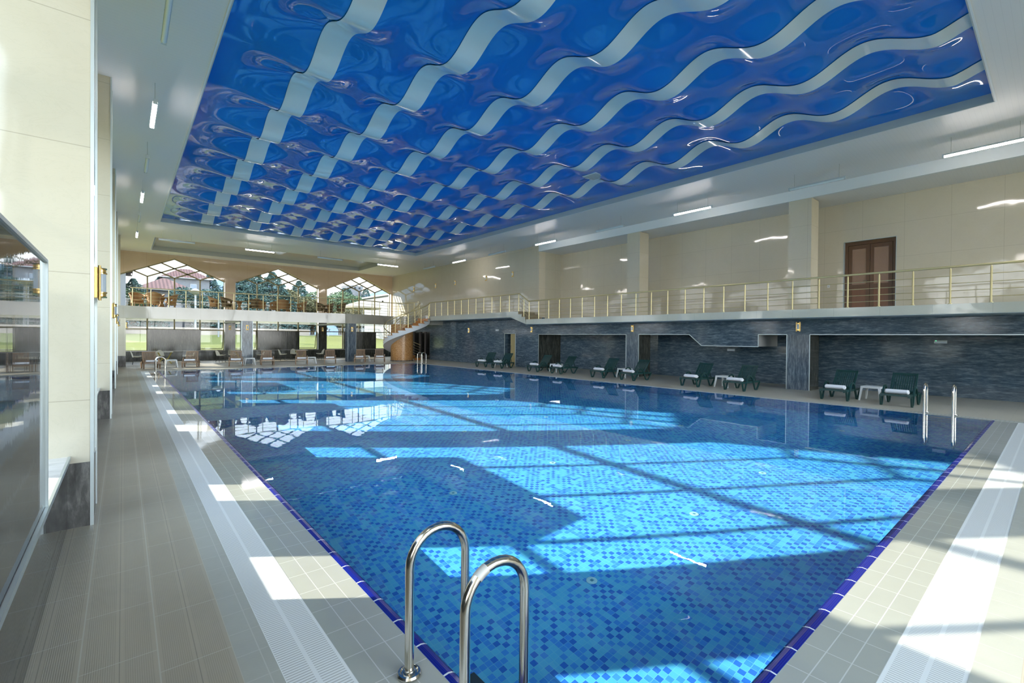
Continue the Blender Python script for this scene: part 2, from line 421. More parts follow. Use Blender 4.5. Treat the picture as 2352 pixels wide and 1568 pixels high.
pw.append(S('pool_wall',MB().quad((-3.2,.64,-.02),(15.3,.64,-.02),(15.3,.64,DZ),(-3.2,.64,DZ)),M['mos_y']))
wt=S('pool_water',MB().quad((-3.2,.62,-.012),(15.3,.62,-.012),(15.3,28.6,-.012),(-3.2,28.6,-.012)),M['water'],smooth=True)  # surface extended unseen under the left deck for the refracted sun
def setc(o,k):
    try: setattr(o.cycles,k,True)
    except Exception as e: print('caustic flag',e)
for o in [pf]+pw+[o for o in COL.objects if o.name.startswith(('pool_rim','pool_edge'))]: setc(o,'is_caustics_receiver')
setc(wt,'is_caustics_caster')

# round wall-inlet discs in the pool floor
dr=thing('pool_floor_inlet','round turquoise inlet disc set in the pool floor near the steel ladder','pool inlet',(4.01,3.35,DZ+.001),0,'inlet discs in the pool floor')
MB().lathe([(.062,0),(.062,.01),(.055,.015),(.028,.015),(.025,.010)],n=28).build('cover',simple('inlet_turquoise',(.42,.74,.78),.4),dr,smooth=True)
MB().box(-.016,.016,-.015,.015,.010,.019).build('grille',simple('inlet_dark',(.08,.3,.42),.5),dr)
INW=[(6.24,3.35,'second in the near row'),(8.57,3.35,'third in the near row'),(10.83,3.35,'fourth in the near row'),(13.1,3.35,'last in the near row, toward the right wall'),(4.0,6.17,'first in the second row, in the shaded water'),(6.22,6.17,'second in the second row'),(8.58,6.17,'third in the second row'),(10.8,6.17,'fourth in the second row'),(13.1,6.17,'last in the second row'),(6.2,9.1,'second in the third row'),(8.9,9.1,'third in the third row'),(10.9,9.1,'last in the third row')]
for o in dr.children: setc(o,'is_caustics_receiver')
for x,y,wd in INW: dup(dr,(x,y,DZ+.001),0,'round turquoise pool floor inlet, '+wd)

# ---------------------------------------------------------------- window bay maker
def hexwall(axis,pl,th,a,b,zs,za,zt,name,mat):
    """spandrel over a pointed opening between a and b"""
    m=(a+b)/2; mb=MB()
    P=(lambda s,z:(pl,s,z)) if axis=='x' else (lambda s,z:(s,pl,z))
    vec=(th,0,0) if axis=='x' else (0,th,0)
    mb.prism([P(a,zs),P(m,za),P(m,zt),P(a,zt)],vec); mb.prism([P(m,za),P(b,zs),P(b,zt),P(m,zt)],vec)
    return S(name,mb,mat)
WN=[0]
def window(axis,pl,a,b,z0,zs,za,strip=2.15,slab=None,mid=False):
    WN[0]+=1
    P=(lambda s,z,d=0:(pl+d,s,z)) if axis=='x' else (lambda s,z,d=0:(s,pl+d,z))
    up=(1,0,0) if axis=='x' else (0,1,0)
    m=(a+b)/2; q=(b-a)/4; k=(za-zs)/(m-a); mb=MB(); w=.085; d=.07
    def bar(s0,z_0,s1,z_1,ww=w): mb.bar(P(s0,z_0),P(s1,z_1),ww,d,up)
    bar(a,z0,b,z0,.08); bar(a,z0,a,zs); bar(b,z0,b,zs); bar(a,zs,m,za); bar(m,za,b,zs)
    bar(a,strip,b,strip,.07)
    for i in (1,2,3): bar(a+q*i,z0,a+q*i,zs)
    if mid: bar(a,4.0,b,4.0,.12)
    if slab: bar(a,slab,b,slab,.08)
    for i in (1,2,3):
        s=a+q*i
        # rising to the right until the right roof line, rising to the left until the left one
        t=(zs+k*(b-a)-0)  # right roof: z=zs+k*(b-s)
        dr_=(b-s)/2; bar(s,zs,s+dr_,zs+k*dr_)
        dl=(s-a)/2; bar(s,zs,s-dl,zs+k*dl)
    o=mb.build('window_%d'%WN[0],M['frame'],kind='structure')
    g=MB(); n=[P(a,z0),P(b,z0),P(b,zs),P(m,za),P(a,zs)]
    g.v=list(n); g.f=[(0,1,2,3,4)]
    g.build('window_glass',M['glass'],o)
    return o

# ---------------------------------------------------------------- left wall
LB=[(-7.68,-1.25),(-.53,5.87),(6.59,13.02),(13.74,20.1),(20.82,27.05),(27.77,33.2),(33.92,39.2)]
for (a,b) in LP:
    last=a>33
    x1=.11 if last else (-.222 if a<6 else -.20)
    o=S('column_left',MB().box(-1.5,x1,a,b,.60,ZC if not last else 2.68),M['cream_y'])
    if last: MB().box(-1.5,-.12,a+.02,b,2.68,ZC).build('upper_shaft',M['cream_y'],o)
    MB().box(-1.5,x1+.004,a-.004,b+.004,0,.60).build('base_cladding',M['granite_base'],o)
    if not last:
        t=MB(); t.box(x1-.014,x1+.012,a-.012,a+.014,0,ZC); t.box(x1-.014,x1+.012,b-.014,b+.012,0,ZC)
        t.build('corner_trim',M['trim'],o)
for i,(a,b) in enumerate(LB):
    q=(b-a)/4
    S('wall_left_parapet',MB().box(XG-.06,-.39,a,b,0,.64),M['granite_pol'])
    S('trim_sill',MB().box(XG-.1,-.375,a,b,.64,.665),M['sill'])
    S('trim_sill_edge',MB().box(-.385,-.368,a,b,.632,.668),M['trim'])
    pn=S('granite_panel',MB().box(XG+.06,-.388,a+q,b-q,.66,2.27),M['granite_pol'])
    e=MB()
    e.bar((-.385,a+q,2.27),(-.385,b-q,2.27),.018,.02); e.bar((-.385,b-q,.66),(-.385,b-q,2.28),.018,.02); e.bar((-.385,a+q,.66),(-.385,a+q,2.28),.018,.02)
    e.build('edge_trim',M['trim'],pn)
    hexwall('x',XG-.1,.45,a,b,5.68,7.0,ZC,'wall_left',M['cream_x'])
    window('x',XG,a,b,.67,5.68,7.0,mid=True)
# ---------------------------------------------------------------- end wall
EB=[(-.25,5.67),(6.32,12.25),(12.9,18.6)]
S('wall_end',MB().box(-1.5,-.25,YE,YE+.5,0,ZC),M['cream_far'])
for (a,b) in ((5.67,6.32),(12.25,12.9),(18.6,20.9)):
    S('wall_end',MB().box(a,b,YE,YE+.5,2.70,ZC),M['cream_far'])
    S('column_end',MB().box(a,b,YE-.02,YE+.5,0,2.66),M['granite_v'])
YG=YE+.32
for i,(a,b) in enumerate(EB):
    q=(b-a)/4
    hexwall('y',YE,.5,a,b,5.68,7.0,ZC,'wall_end',M['cream_far'])
    S('wall_end_parapet',MB().box(a,b,YE-.01,YE+.5,0,.66),M['granite_v'])
    S('trim_sill',MB().box(a,b,YE-.02,YE+.5,.66,.685),M['sill'])
    S('granite_panel',MB().box(a+q,b-q,YE-.012,YG-.05,.685,2.14),M['granite_v'])
    S('trim_reveal',MB().box(b-.012,b,YE,YE+.5,.7,5.66).box(a,a+.012,YE,YE+.5,.7,5.66),M['white'])
    window('y',YG,a+.012,b-.012,.69,5.68,7.0,2.15,3.36)
# open awning sashes at the far end, hinged at the top of the low panes
for (a,lab) in ((4.2,'open awning sash in the low pane right of the first dark panel'),(10.78,'open awning sash in the low pane between second dark panel and granite pier'),(6.35,'open awning sash in the low pane behind the first granite column')):
    t=thing('window_sash',lab,'window sash',(a,YG,2.12)); w=1.42
    f=MB(); A=R(17); dz=-1.38*math.cos(A); dy=1.38*math.sin(A)
    f.bar((0,0,0),(w,0,0),.05,.05); f.bar((0,dy,dz),(w,dy,dz),.06,.05); f.bar((.02,0,0),(.02,dy,dz),.05,.05,(0,1,0)); f.bar((w-.02,0,0),(w-.02,dy,dz),.05,.05,(0,1,0))
    f.build('sash_frame',M['frame'],t)
    MB().quad((.04,0,0),(w-.04,0,0),(w-.04,dy,dz),(.04,dy,dz)).build('glass',M['glass'],t)

# unseen near wall behind camera, glazed between slim piers to add sky fill light
for (a,b) in ((-1.5,.2),(6.7,6.9),(13.4,13.6),(20.1,20.9)):
    S('wall_near',MB().box(a,b,YN-.5,YN,0,ZC),M['cream_y'])
S('trim_near_beam',MB().box(-1.5,20.9,YN-.5,YN,6.9,ZC+.3),M['white'])
for (a,b) in ((.2,6.7),(6.9,13.4),(13.6,20.1)):
    WN[0]+=1; m=MB()
    for k in range(5):
        x=a+(b-a)*k/4; m.box(x-.03,x+.03,YN-.3,YN-.22,0,6.9)
    for z in (.04,2.4,4.8,6.86): m.box(a,b,YN-.3,YN-.22,z-.03,z+.03)
    o=m.build('window_%d'%WN[0],M['frame'],kind='structure')
    MB().quad((a,YN-.26,0),(b,YN-.26,0),(b,YN-.26,6.9),(a,YN-.26,6.9)).build('window_glass',M['glass'],o)

# ---------------------------------------------------------------- right wall, lower storey
X1=18.70
S('wall_right_back',MB().box(XW,XW+.3,YN,19.83,0,2.56),M['granite_h'])
lm=MB(); lm.box(X1,X1+.9,YN,19.83,2.0,2.56); S('wall_right_lintel',lm,M['granite_h'])
nt=MB(); nt.prism([(X1-.001,7.52,2.02),(X1-.001,7.52,1.53),(X1-.001,9.8,1.53),(X1-.001,10.36,2.02)],(.02,0,0))
S('wall_right_lintel_drop',nt,M['granite_h'])
S('ceiling_bulkhead',MB().prism([(X1+.019,7.52,2.0),(X1+.019,7.52,1.535),(X1+.019,9.8,1.535),(X1+.019,10.35,2.0)],(XW-X1-.02,0,0)),M['grey_paint'])
for (a,b) in ((5.78,6.52),(12.91,13.63)):
    o=S('column_right',MB().box(X1-.002,19.64,a,b,0,2.0),M['granite_blue_v'])
    MB().box(X1+.012,19.642,a-.006,a,0,2.0).box(X1+.012,19.642,b,b+.006,0,2.0).build('side_cladding',M['granite_v'],o)
    S('column_right_upper',MB().box(X1,19.42,a,b,2.83,6.86),M['cream_x'])
t=MB(); w=.012
def edge(p,q): t.bar(p,q,.028,.02)
xe=X1-.01
for (a,b) in ((YN,5.78),(6.52,12.91),(13.63,19.81)):
    if a==6.52:
        for p,q in (((a,2.0),(7.52,2.0)),((7.52,2.0),(7.52,1.53)),((7.52,1.53),(9.8,1.53)),((9.8,1.53),(10.36,2.0)),((10.36,2.0),(b,2.0))): t.bar((xe,p[0],p[1]),(xe,q[0],q[1]),.028,.02,(1,0,0))
    else: t.bar((xe,a,2.0),(xe,b,2.0),.028,.02,(1,0,0))
    if a>0: t.bar((xe,a,0),(xe,a,2.0),.028,.02,(1,0,0))
    t.bar((xe,b,0),(xe,b,2.0),.028,.02,(1,0,0))
S('trim_niches',t,M['trim'])
# solid stretch with a doorway and a glazed opening at the far end
def wy(a,b,z0,z1,mat,nm='wall_right'): return S(nm,MB().box(X1,X1+.5,a,b,z0,z1),mat)
wy(19.83,21.92,0,3.0,M['granite_h']); wy(21.92,22.95,2.03,3.0,M['granite_h']); wy(22.95,32.4,0,3.0,M['granite_h']); wy(32.4,36.6,2.2,3.0,M['granite_h']); wy(36.6,YE,0,3.0,M['granite_h'])
S('wall_right_niche_end',MB().box(X1+.012,XW+.3,19.815,20.1,0,2.0),M['granite_v'])
S('trim_doorway',MB().bar((xe,21.9,0),(xe,21.9,2.06),.04,.03,(1,0,0)).bar((xe,22.97,0),(xe,22.97,2.06),.04,.03,(1,0,0)).bar((xe,21.9,2.05),(xe,22.97,2.05),.04,.03,(1,0,0)),M['trim'])
d=MB().box(X1+.10,X1+.15,21.93,22.5,0,2.02).build('door_1',M['door_beige'],kind='structure')
MB().tube([(X1+.10,22.40,1.0),(X1+.05,22.40,1.0),(X1+.05,22.40,1.3),(X1+.10,22.40,1.3)],.012,8).build('door_handle',M['steel'],d,smooth=True)
S('door_recess',MB().box(X1+.52,X1+.56,21.9,23.0,0,2.1),M['black'])
d=MB().box(X1+.12,X1+.16,32.4,36.6,0,2.2).build('door_2',M['black'],kind='structure')
f=MB()
for y in (32.45,33.3,34.1,34.2,35.2,36.5): f.box(X1+.02,X1+.12,y-.04,y+.04,0,2.2)
f.build('door_frame',simple('bronze_door_frame',(.12,.10,.095),.3,.5),d)
# ---------------------------------------------------------------- right wall, upper storey
S('wall_right_upper_back',MB().box(XW,XW+.3,YN,3.76,2.56,6.95).box(XW,XW+.3,5.27,19.9,2.56,6.95).box(XW,XW+.3,3.76,5.27,5.43,6.95),M['cream_x'])
S('wall_right_upper',MB().box(X1,X1+.5,19.83,YE,3.0,ZC),M['cream_x'])
S('wall_right_return',MB().box(X1+.5,XW+.3,19.832,20.1,2.83,6.95),M['cream_y'])
S('ceiling_alcove',MB().box(X1,XW+.3,YN,19.84,6.88,7.05),M['ceil'])
S('trim_beam',MB().box(X1-.04,X1+.1,YN,19.84,6.86,ZC+.02),M['white'])
# double door
d=MB(); X=XW+.14
d.box(X,X+.07,3.76,3.86,2.83,5.43).box(X,X+.07,5.17,5.27,2.83,5.43).box(X,X+.07,3.86,5.17,5.31,5.43)
dd=d.build('door_3',M['doorwood'],kind='structure')
for y0 in (3.87,4.52):
    y1=y0+.64; lf=MB()
    lf.box(X,X+.05,y0,y0+.11,2.84,5.30).box(X,X+.05,y1-.11,y1,2.84,5.30).box(X+.001,X+.05,y0+.11,y1-.11,5.16,5.30).box(X+.001,X+.05,y0+.11,y1-.11,2.84,2.98).box(X+.001,X+.05,y0+.11,y1-.11,3.72,3.86)
    leaf=lf.build('door_leaf',M['doorwood'],dd)
    MB().box(X+.015,X+.035,y0+.11,y1-.11,3.86,5.16).build('door_glass',M['doorglass'],leaf)
    MB().box(X+.012,X+.04,y0+.11,y1-.11,2.98,3.72).build('door_panel',M['doorpanel'],leaf)
    if y0>4: MB().tube([(X,4.58,3.98),(X-.05,4.58,3.98),(X-.05,4.70,3.98)],.011,8).build('door_handle',M['steel'],leaf,smooth=True)
S('trim_door_reveal',MB().box(XW,XW+.3,3.74,3.762,2.83,5.43).box(XW,XW+.3,5.268,5.29,2.83,5.43).box(XW-.004,XW+.004,3.745,3.76,2.83,5.45).box(XW-.004,XW+.004,5.27,5.285,2.83,5.45).box(XW-.004,XW+.004,3.745,5.285,5.43,5.45),M['trim'])
S('door_back',MB().box(XW+.26,XW+.3,3.7,5.3,2.8,5.45),M['black'])

# ---------------------------------------------------------------- balcony slabs
XF=17.40; ZB=2.83; ZB2=3.31
o=S('balcony_slab',MB().box(XF,XW,YN,19.5,2.56,ZB),M['fascia'])
MB().box(XF+.03,XW,YN,19.5,2.545,2.56).build('soffit',M['soffit'],o)
st=MB()
st.prism([(XF,19.5,2.56),(XF,19.57,2.83),(XF,19.57,2.99),(XF,19.87,2.99),(XF,19.87,3.15),(XF,20.18,3.15),(XF,20.18,ZB2),(XF,20.9,ZB2),(XF,20.9,2.99)],(X1-XF+.0,0,0))
S('balcony_step_slab',st,M['fascia'])
tr=MB()
for y,z in ((19.57,2.83),(19.87,2.99),(20.18,3.15)): tr.box(XF+.01,X1,y-.012,y,z,z+.16).box(XF-.01,X1,y-.03,y+.28,z+.145,z+.163)
S('balcony_step_treads',tr,wood('brown_step_tiles',(.24,.20,.13),(.32,.27,.18),.4))
o=S('balcony_slab_far',MB().box(XF,X1,20.9,30.45,2.99,ZB2),M['fascia'])
MB().box(XF+.03,X1,20.9,30.45,2.975,2.99).build('soffit',M['soffit'],o)
# end balcony with a gently curved front
def cr(pts,n):
    out=[]; P=[Vector(p) for p in pts]; P=[P[0]*2-P[1]]+P+[P[-1]*2-P[-2]]
    for i in range(1,len(P)-2):
        for k in range(n):
            t=k/n; a,b,c,d_=P[i-1],P[i],P[i+1],P[i+2]
            out.append(.5*((2*b)+(-a+c)*t+(2*a-5*b+4*c-d_)*t*t+(-a+3*b-3*c+d_)*t**3))
    out.append(P[-2]); return out
FC=cr([(-.25,33.2,0),(3,33.1,0),(6,32.95,0),(9,32.75,0),(12.4,32.4,0),(14.0,32.75,0),(15.3,33.3,0),(16.3,33.25,0),(16.95,32.5,0),(17.0,31.6,0),(16.88,30.95,0)],6)
ZT=3.37
pts=[(p.x,p.y,2.69) for p in FC]+[(17.4,30.45,2.69),(18.7,30.45,2.69),(18.7,YE,2.69),(-.25,YE,2.69)]
def slab(poly,z0,z1):
    m=MB(); n=len(poly); m.v=[(x,y,z0) for x,y,_ in poly]+[(x,y,z1) for x,y,_ in poly]
    m.f=[tuple(range(n-1,-1,-1)),tuple(range(n,2*n))]+[(i,(i+1)%n,n+(i+1)%n,n+i) for i in range(n)]
    return m
o=S('balcony_slab_end',slab([(x,y,0) for x,y,_ in pts],2.69,ZT),cream('fascia_marble_end_shaded',(.36,.355,.30),(.33,.32,.27),'xz0'))  # fascia marble darkened here, the shade painted into its colour

# ---------------------------------------------------------------- ceiling
BX0,BX1,BY0,BY1=1.35,15.05,1.04,28.0; CX0,CX1,CY0,CY1=1.4,15.04,32.72,37.76
cm=MB(); T=.35
for (x0,x1,y0,y1) in ((-1.46,BX0,YN,YE+.1),(BX1,X1,YN,YE+.1),(BX0,BX1,YN,BY0),(BX0,BX1,BY1,CY0),(BX0,BX1,CY1,YE+.1)): cm.box(x0,x1,y0,y1,ZC,ZC+T)
S('ceiling',cm,M['ceil'])
e=MB(); zf=7.44
e.box(BX0-.0,BX0+.02,BY0,BY1,ZC-.012,zf).box(BX1-.02,BX1,BY0,BY1,ZC-.012,zf).box(BX0,BX1,BY1-.02,BY1,ZC-.012,zf).box(BX0,BX1,BY0,BY0+.02,ZC-.012,zf)
S('trim_ceiling_cove',e,M['cove'])
S('trim_ceiling_bead',MB().box(BX0-.03,BX0,BY0-.03,BY1+.03,ZC-.018,ZC).box(BX1,BX1+.03,BY0-.03,BY1+.03,ZC-.018,ZC).box(BX0,BX1,BY1,BY1+.03,ZC-.018,ZC).box(BX0,BX1,BY0-.03,BY0,ZC-.018,ZC),M['white'])
e=MB(); e.box(CX0,CX1,CY0,CY1,7.52,7.56); S('ceiling_coffer',e,M['coffer'])
e=MB(); e.box(CX0,CX0+.02,CY0,CY1,ZC,7.52).box(CX1-.02,CX1,CY0,CY1,ZC,7.52).box(CX0,CX1,CY1-.02,CY1,ZC,7.52).box(CX0,CX1,CY0,CY0+.02,ZC,7.52); S('trim_coffer',e,simple('coffer_side_paint',(.40,.42,.40),.4))
RX=[8.2+2.03*(k-2.5) for k in range(6)]; RW=.25; LAM=2.13; YP=8.42; AM=.17; ZF=7.415
def wave(y):
    f=min(1,(y-BY0)/.5,(BY1-y)/.35); f=max(0,f)
    return AM*math.sin(2*PI*(y-YP)/LAM)*(.35+.65*f)
def filmz(x,y):
    k=min(RX,key=lambda r:abs(r-x)); dd_=max(0,abs(x-k)-RW)
    if x<RX[0]-RW: D=(RX[0]-RW-BX0-.05)*2; 
    elif x>RX[-1]+RW: D=(BX1-.05-RX[-1]-RW)*2
    else: D=2.03-2*RW
    u=min(1,dd_/(D/2)); edge_=x<RX[0]-RW or x>RX[-1]+RW
    g=(1+math.cos(PI*u))/2
    g=g**1.5 if edge_ else .13+.87*g**1.6
    return ZF+wave(y)*g
nx,ny=190,330
film=MB().grid(lambda u,v:(BX0+.02+(BX1-BX0-.04)*u,BY0+.02+(BY1-BY0-.04)*v,filmz(BX0+.02+(BX1-BX0-.04)*u,BY0+.02+(BY1-BY0-.04)*v)+.006),nx,ny)
fo=film.build('ceiling_film',M['film'],kind='structure',smooth=True)
for k,rx in enumerate(RX):
    rb=MB().grid(lambda u,v:(rx-RW+2*RW*u,BY0+.02+(BY1-BY0-.04)*v,ZF+wave(BY0+.02+(BY1-BY0-.04)*v)-.012),3,420)
    rb.build('wave_ribbon',M['ribbon'],fo,smooth=True)
v=thing('air_vent','square white air vent in the blue ceiling film','air vent',(12.5,10.5,7.395))
MB().box(-.3,.3,-.3,.3,0,.02).build('vent_frame',M['white'],v)
m=MB()
for i in range(9): m.box(-.25,.25,-.25+i*.06,-.215+i*.06,-.012,0)
m.build('louvre',M['grey_paint'],v)

# ---------------------------------------------------------------- pendant tube lamps
def lamp(lit,label,loc,rz,group):
    t=thing('pendant_tube_lamp',label,'pendant lamp',loc,rz,group)
    L=.78; h=MB()
    h.prism([(-.045,-L,.0),(.045,-L,.0),(.03,-L,.045),(-.03,-L,.045)],(0,2*L,0)).build('housing',M['housing'],t)
    d=MB()
    d.tube([(0,-L+.03,-.012),(0,L-.03,-.012)],.036,10).build('tube',M['tube_lit'] if lit else M['tube_off'],t,smooth=True)
    for s in (-1,1): MB().tube([(0,s*.62,.04),(0,s*.62,ZC-6.77)],.004,5).build('cable',M['cable'],t)
    MB().box(-.04,.04,-L-.01,-L+.03,-.05,.045).build('end_cap',M['housing'],t); MB().box(-.04,.04,L-.03,L+.01,-.05,.045).build('end_cap',M['housing'],t)
    return t
LL=[(1.2,1),(5.4,0),(9.1,0),(13.3,1),(17.3,0),(21.5,1),(25.4,0),(29.7,1)]
protos={}
words_l=['above the deck just behind the viewer','second along the left aisle','nearest in view above the left aisle','first bright one along the left aisle','fourth from the near end above the left aisle','second bright one along the left aisle','between the last two bright left lamps','farthest bright one of the left aisle']
def place(lit,label,loc,rz,group):
    if lit not in protos:
        protos[lit]=lamp(lit,label,loc,rz,group); return protos[lit]
    return dup(protos[lit],loc,rz,label,group)
for (y,l),wd in zip(LL,words_l):
    place(l,('lit white tube lamp on thin cables, ' if l else 'unlit grey tube lamp on thin cables, ')+wd,(.52,y,6.77),0,'tube lamps over the left aisle')
RLs=[(1.35,1),(5.1,0),(9.28,1),(13.25,0),(17.4,1),(21.5,0),(25.5,1),(29.4,0)]
words_r=['nearest over the right balcony','second along the right balcony','beside the nearer upper column on the right','between the two upper columns on the right','at the start of the long upper wall','in front of the upper wall above the balcony steps','in front of the upper wall over the small doorway','nearest the far corner of the upper wall']
for (y,l),wd in zip(RLs,words_r):
    place(l,('lit tube lamp hanging ' if l else 'unlit tube lamp hanging ')+wd,(16.86,y,6.77),0,'tube lamps over the right balcony')
for x,l,wd in ((2.2,0,'left end of the far balcony'),(6.15,1,'middle of the first pointed window'),(10.2,0,'second pointed window'),(14.15,1,'third pointed window')):
    place(l,('lit' if l else 'unlit')+' tube lamp hung crosswise before the '+wd,(x,30.4,6.77),PI/2,'tube lamps across the far end')

# ---------------------------------------------------------------- wall sconces
def sconce(label,loc,rz,group):
    """faces +x in its own frame"""
    t=thing('wall_sconce',label,'wall lamp',loc,rz,group); t.scale=(.9,.9,.9)
    MB().box(0,.03,-.075,.075,-.17,.17).build('backplate',M['gold'],t,bevel=.004)
    m=MB()
    for y in (-.062,.062): m.tube([(.045,y,-.19),(.045,y,.19)],.013,8)
    m.build('side_rod',M['gold'],t,smooth=True)
    m=MB(); m.lathe([(.045,-.10),(.045,.10)],(.055,0,0),16); m.build('diffuser',M['frost'],t,smooth=True)
    for s,nm in ((1,'top_collar'),(-1,'bottom_collar')):
        m=MB(); pr=[(.030,.168),(.052,.165),(.055,.155),(.046,.148),(.046,.118),(.055,.112),(.055,.100),(.03,.098)]
        if s<0: pr=[(r,-z) for r,z in pr][::-1]
        m.lathe(pr[::-1],(.055,0,0),16); m.build(nm,M['gold'],t,smooth=True)
    return t
sc0=None
def scn(label,loc,rz,group):
    global sc0
    if sc0 is None: sc0=sconce(label,loc,rz,group); return sc0
    return dup(sc0,loc,rz,label,group)
for (a,b),wd in zip(LP[1:6],['on the pier behind the viewer','largest, on the nearest cream pier','on the second cream pier','on the third cream pier','on the fourth cream pier']):
    y=(a+b)/2
    scn('gold wall sconce with frosted tube '+wd,(-.222 if y<7 else -.2,y,2.31),0,'gold sconces on the left piers')
scn('gold wall sconce low on the white balcony support at far left',(.11,33.56,2.3),0,'gold sconces on the left piers')
for y,wd in ((6.15,'on the nearer dark stone pier'),(13.27,'on the farther dark stone pier'),(20.43,'between the small doorway and the last niche'),(26.99,'beyond the small doorway')):
    scn('gold sconce high on the stone wall '+wd,(X1,y,2.28),PI,'gold sconces on the stone wall')
for y,z,wd in ((35.1,5.78,'nearest the far corner'),(31.55,5.78,'second from the far corner'),(28.77,5.78,'third from the far corner'),(24.99,5.76,'fourth from the far corner'),(22.22,5.76,'highest in view, above the balcony steps')):
    scn('small brass sconce on the upper cream wall, '+wd,(X1,y,z),PI,'sconces on the upper wall')
for x,y,wd in ((5.98,YE-.02,'on the dark pier between the first two low windows'),(12.57,YE-.02,'on the dark pier between the second and third low windows')):
    scn('gold sconce '+wd,(x,y,2.33),-PI/2,'sconces under the far balcony')
# ---------------------------------------------------------------- granite columns under the far balcony
for (x0,x1,y0,lab) in ((5.66,6.29,33.0,'a'),(12.13,12.72,32.42,'b')):
    o=S('column_balcony',MB().box(x0,x1,y0,y0+.5,0,2.69),M['granite_blue_v'])
    MB().box(x0-.006,x0+.015,y0-.008,y0+.015,0,2.69).box(x1-.015,x1+.006,y0-.008,y0+.015,0,2.69).build('corner_trim',M['trim'],o)
    scn('gold sconce on the front of the %s granite column below the balcony'%('left' if lab=='a' else 'right'),((x0+x1)/2,y0,2.28),-PI/2,'sconces under the far balcony')
S('ceiling_beam_under_balcony',MB().box(5.6,6.35,33.5,YE,2.62,2.69).box(12.15,12.8,33.0,YE,2.62,2.69),M['fascia'])

# emergency lights
def emerg(label,loc,led):
    t=thing('wall_mounted_emergency_light',label,'emergency light',loc,0)
    MB().box(-.05,0,-.16,.16,-.05,.05).build('body',M['whplastic'],t,bevel=.008)
    MB().box(-.056,-.05,-.15,.15,-.045,.02).build('diffuser',simple('milky_diffuser',(.72,.8,.86),.3),t)
    if led: MB().lathe([(.006,0),(.006,.006)],(-.056,.11,.035),8,'x').build('indicator',M['led'],t)
emerg('white emergency light on the stone wall beside the small doorway',(X1,23.71,2.27),0)
emerg('white emergency light under the sloping grey bulkhead',(XW,9.4,1.34),0)
emerg('white emergency light with green led in the nearest niche',(XW,2.57,1.78),1)
so=thing('wall_socket','small white wall socket low on the first dark panel','wall socket',(3.25,YE-.014,.34))
MB().box(-.1,.1,-.015,0,-.07,.07).build('plate',M['whplastic'],so); MB().box(-.07,-.02,-.02,-.015,-.03,.03).box(.02,.07,-.02,-.015,-.03,.03).build('outlet',M['grey_paint'],so)
so=thing('light_switch','small white switch on the cream wall left of the brown double door','light switch',(XW,5.75,3.85))
MB().box(-.012,0,-.04,.04,-.05,.05).build('plate',M['whplastic'],so); MB().box(-.018,-.012,-.022,.022,-.03,.03).build('rocker',M['grey_paint'],so)

# ---------------------------------------------------------------- railings
def railing(label,path,posts,zoff=None,group=None,H=1.02,rp=.024,rh=.032,bars=(.17,.36,.56,.77)):
    t=thing('balcony_railing',label,'railing',(0,0,0),0,group)
    P=[Vector(p) for p in path]
    MB().tube([p+Vector((0,0,H)) for p in P],rh,10).build('handrail',M['brass_rail'],t,smooth=True)
    for b in bars: MB().tube([p+Vector((0,0,b)) for p in P],.011,6).build('rail_bar',M['brass_rail'],t,smooth=True)
    for q in posts:
        q=Vector(q); m=MB(); m.tube([q,q+Vector((0,0,H-.06))],rp,8); m.tube([q+Vector((0,0,H-.06)),q+Vector((0,0,H-.02))],.012,6)
        m.lathe([(.05,0),(.05,.008),(.03,.02)],q,12)
        m.build('post',M['brass_rail'],t,smooth=True)
    return t
xr=XF+.06
ys=[1.22+.7865*k for k in range(-6,23)]
railing('long brass railing along the right balcony',[(xr,YN+.2,ZB),(xr,19.35,ZB)],[(xr,y,ZB) for y in ys if y<18.9]+[(xr,19.3,ZB)])
railing('short sloping brass railing beside the balcony steps',[(xr,19.35,ZB),(xr,20.15,ZB2)],[(xr,19.75,ZB+.16)])
railing('brass railing of the raised part of the right balcony',[(xr,20.15,ZB2),(xr,30.35,ZB2)],[(xr,20.2+k*.845,ZB2) for k in range(13)])
rp_=[p+Vector((0,.07,ZT)) for p in FC if p.x>-.1]
acc=[0]
for i in range(1,len(rp_)): acc.append(acc[-1]+(rp_[i]-rp_[i-1]).length)
def along(s):
    for i in range(1,len(acc)):
        if acc[i]>=s: return rp_[i-1].lerp(rp_[i],(s-acc[i-1])/max(1e-6,acc[i]-acc[i-1]))
    return rp_[-1]
npst=int(acc[-1]/.81)
railing('brass railing along the curved front of the far balcony',rp_,[along(.1+k*.81) for k in range(npst+1)])
cc=thing('small_camera','tiny dark camera clamped on the far brass railing','camera',along(15.0)+Vector((0,0,1.05)))
MB().box(-.05,.05,-.04,.04,0,.09).build('camera_body',M['dark_plastic'],cc,bevel=.01); MB().lathe([(.02,-.06),(.02,-.04)],(0,0,.05),10,'y').build('lens',M['black'],cc)

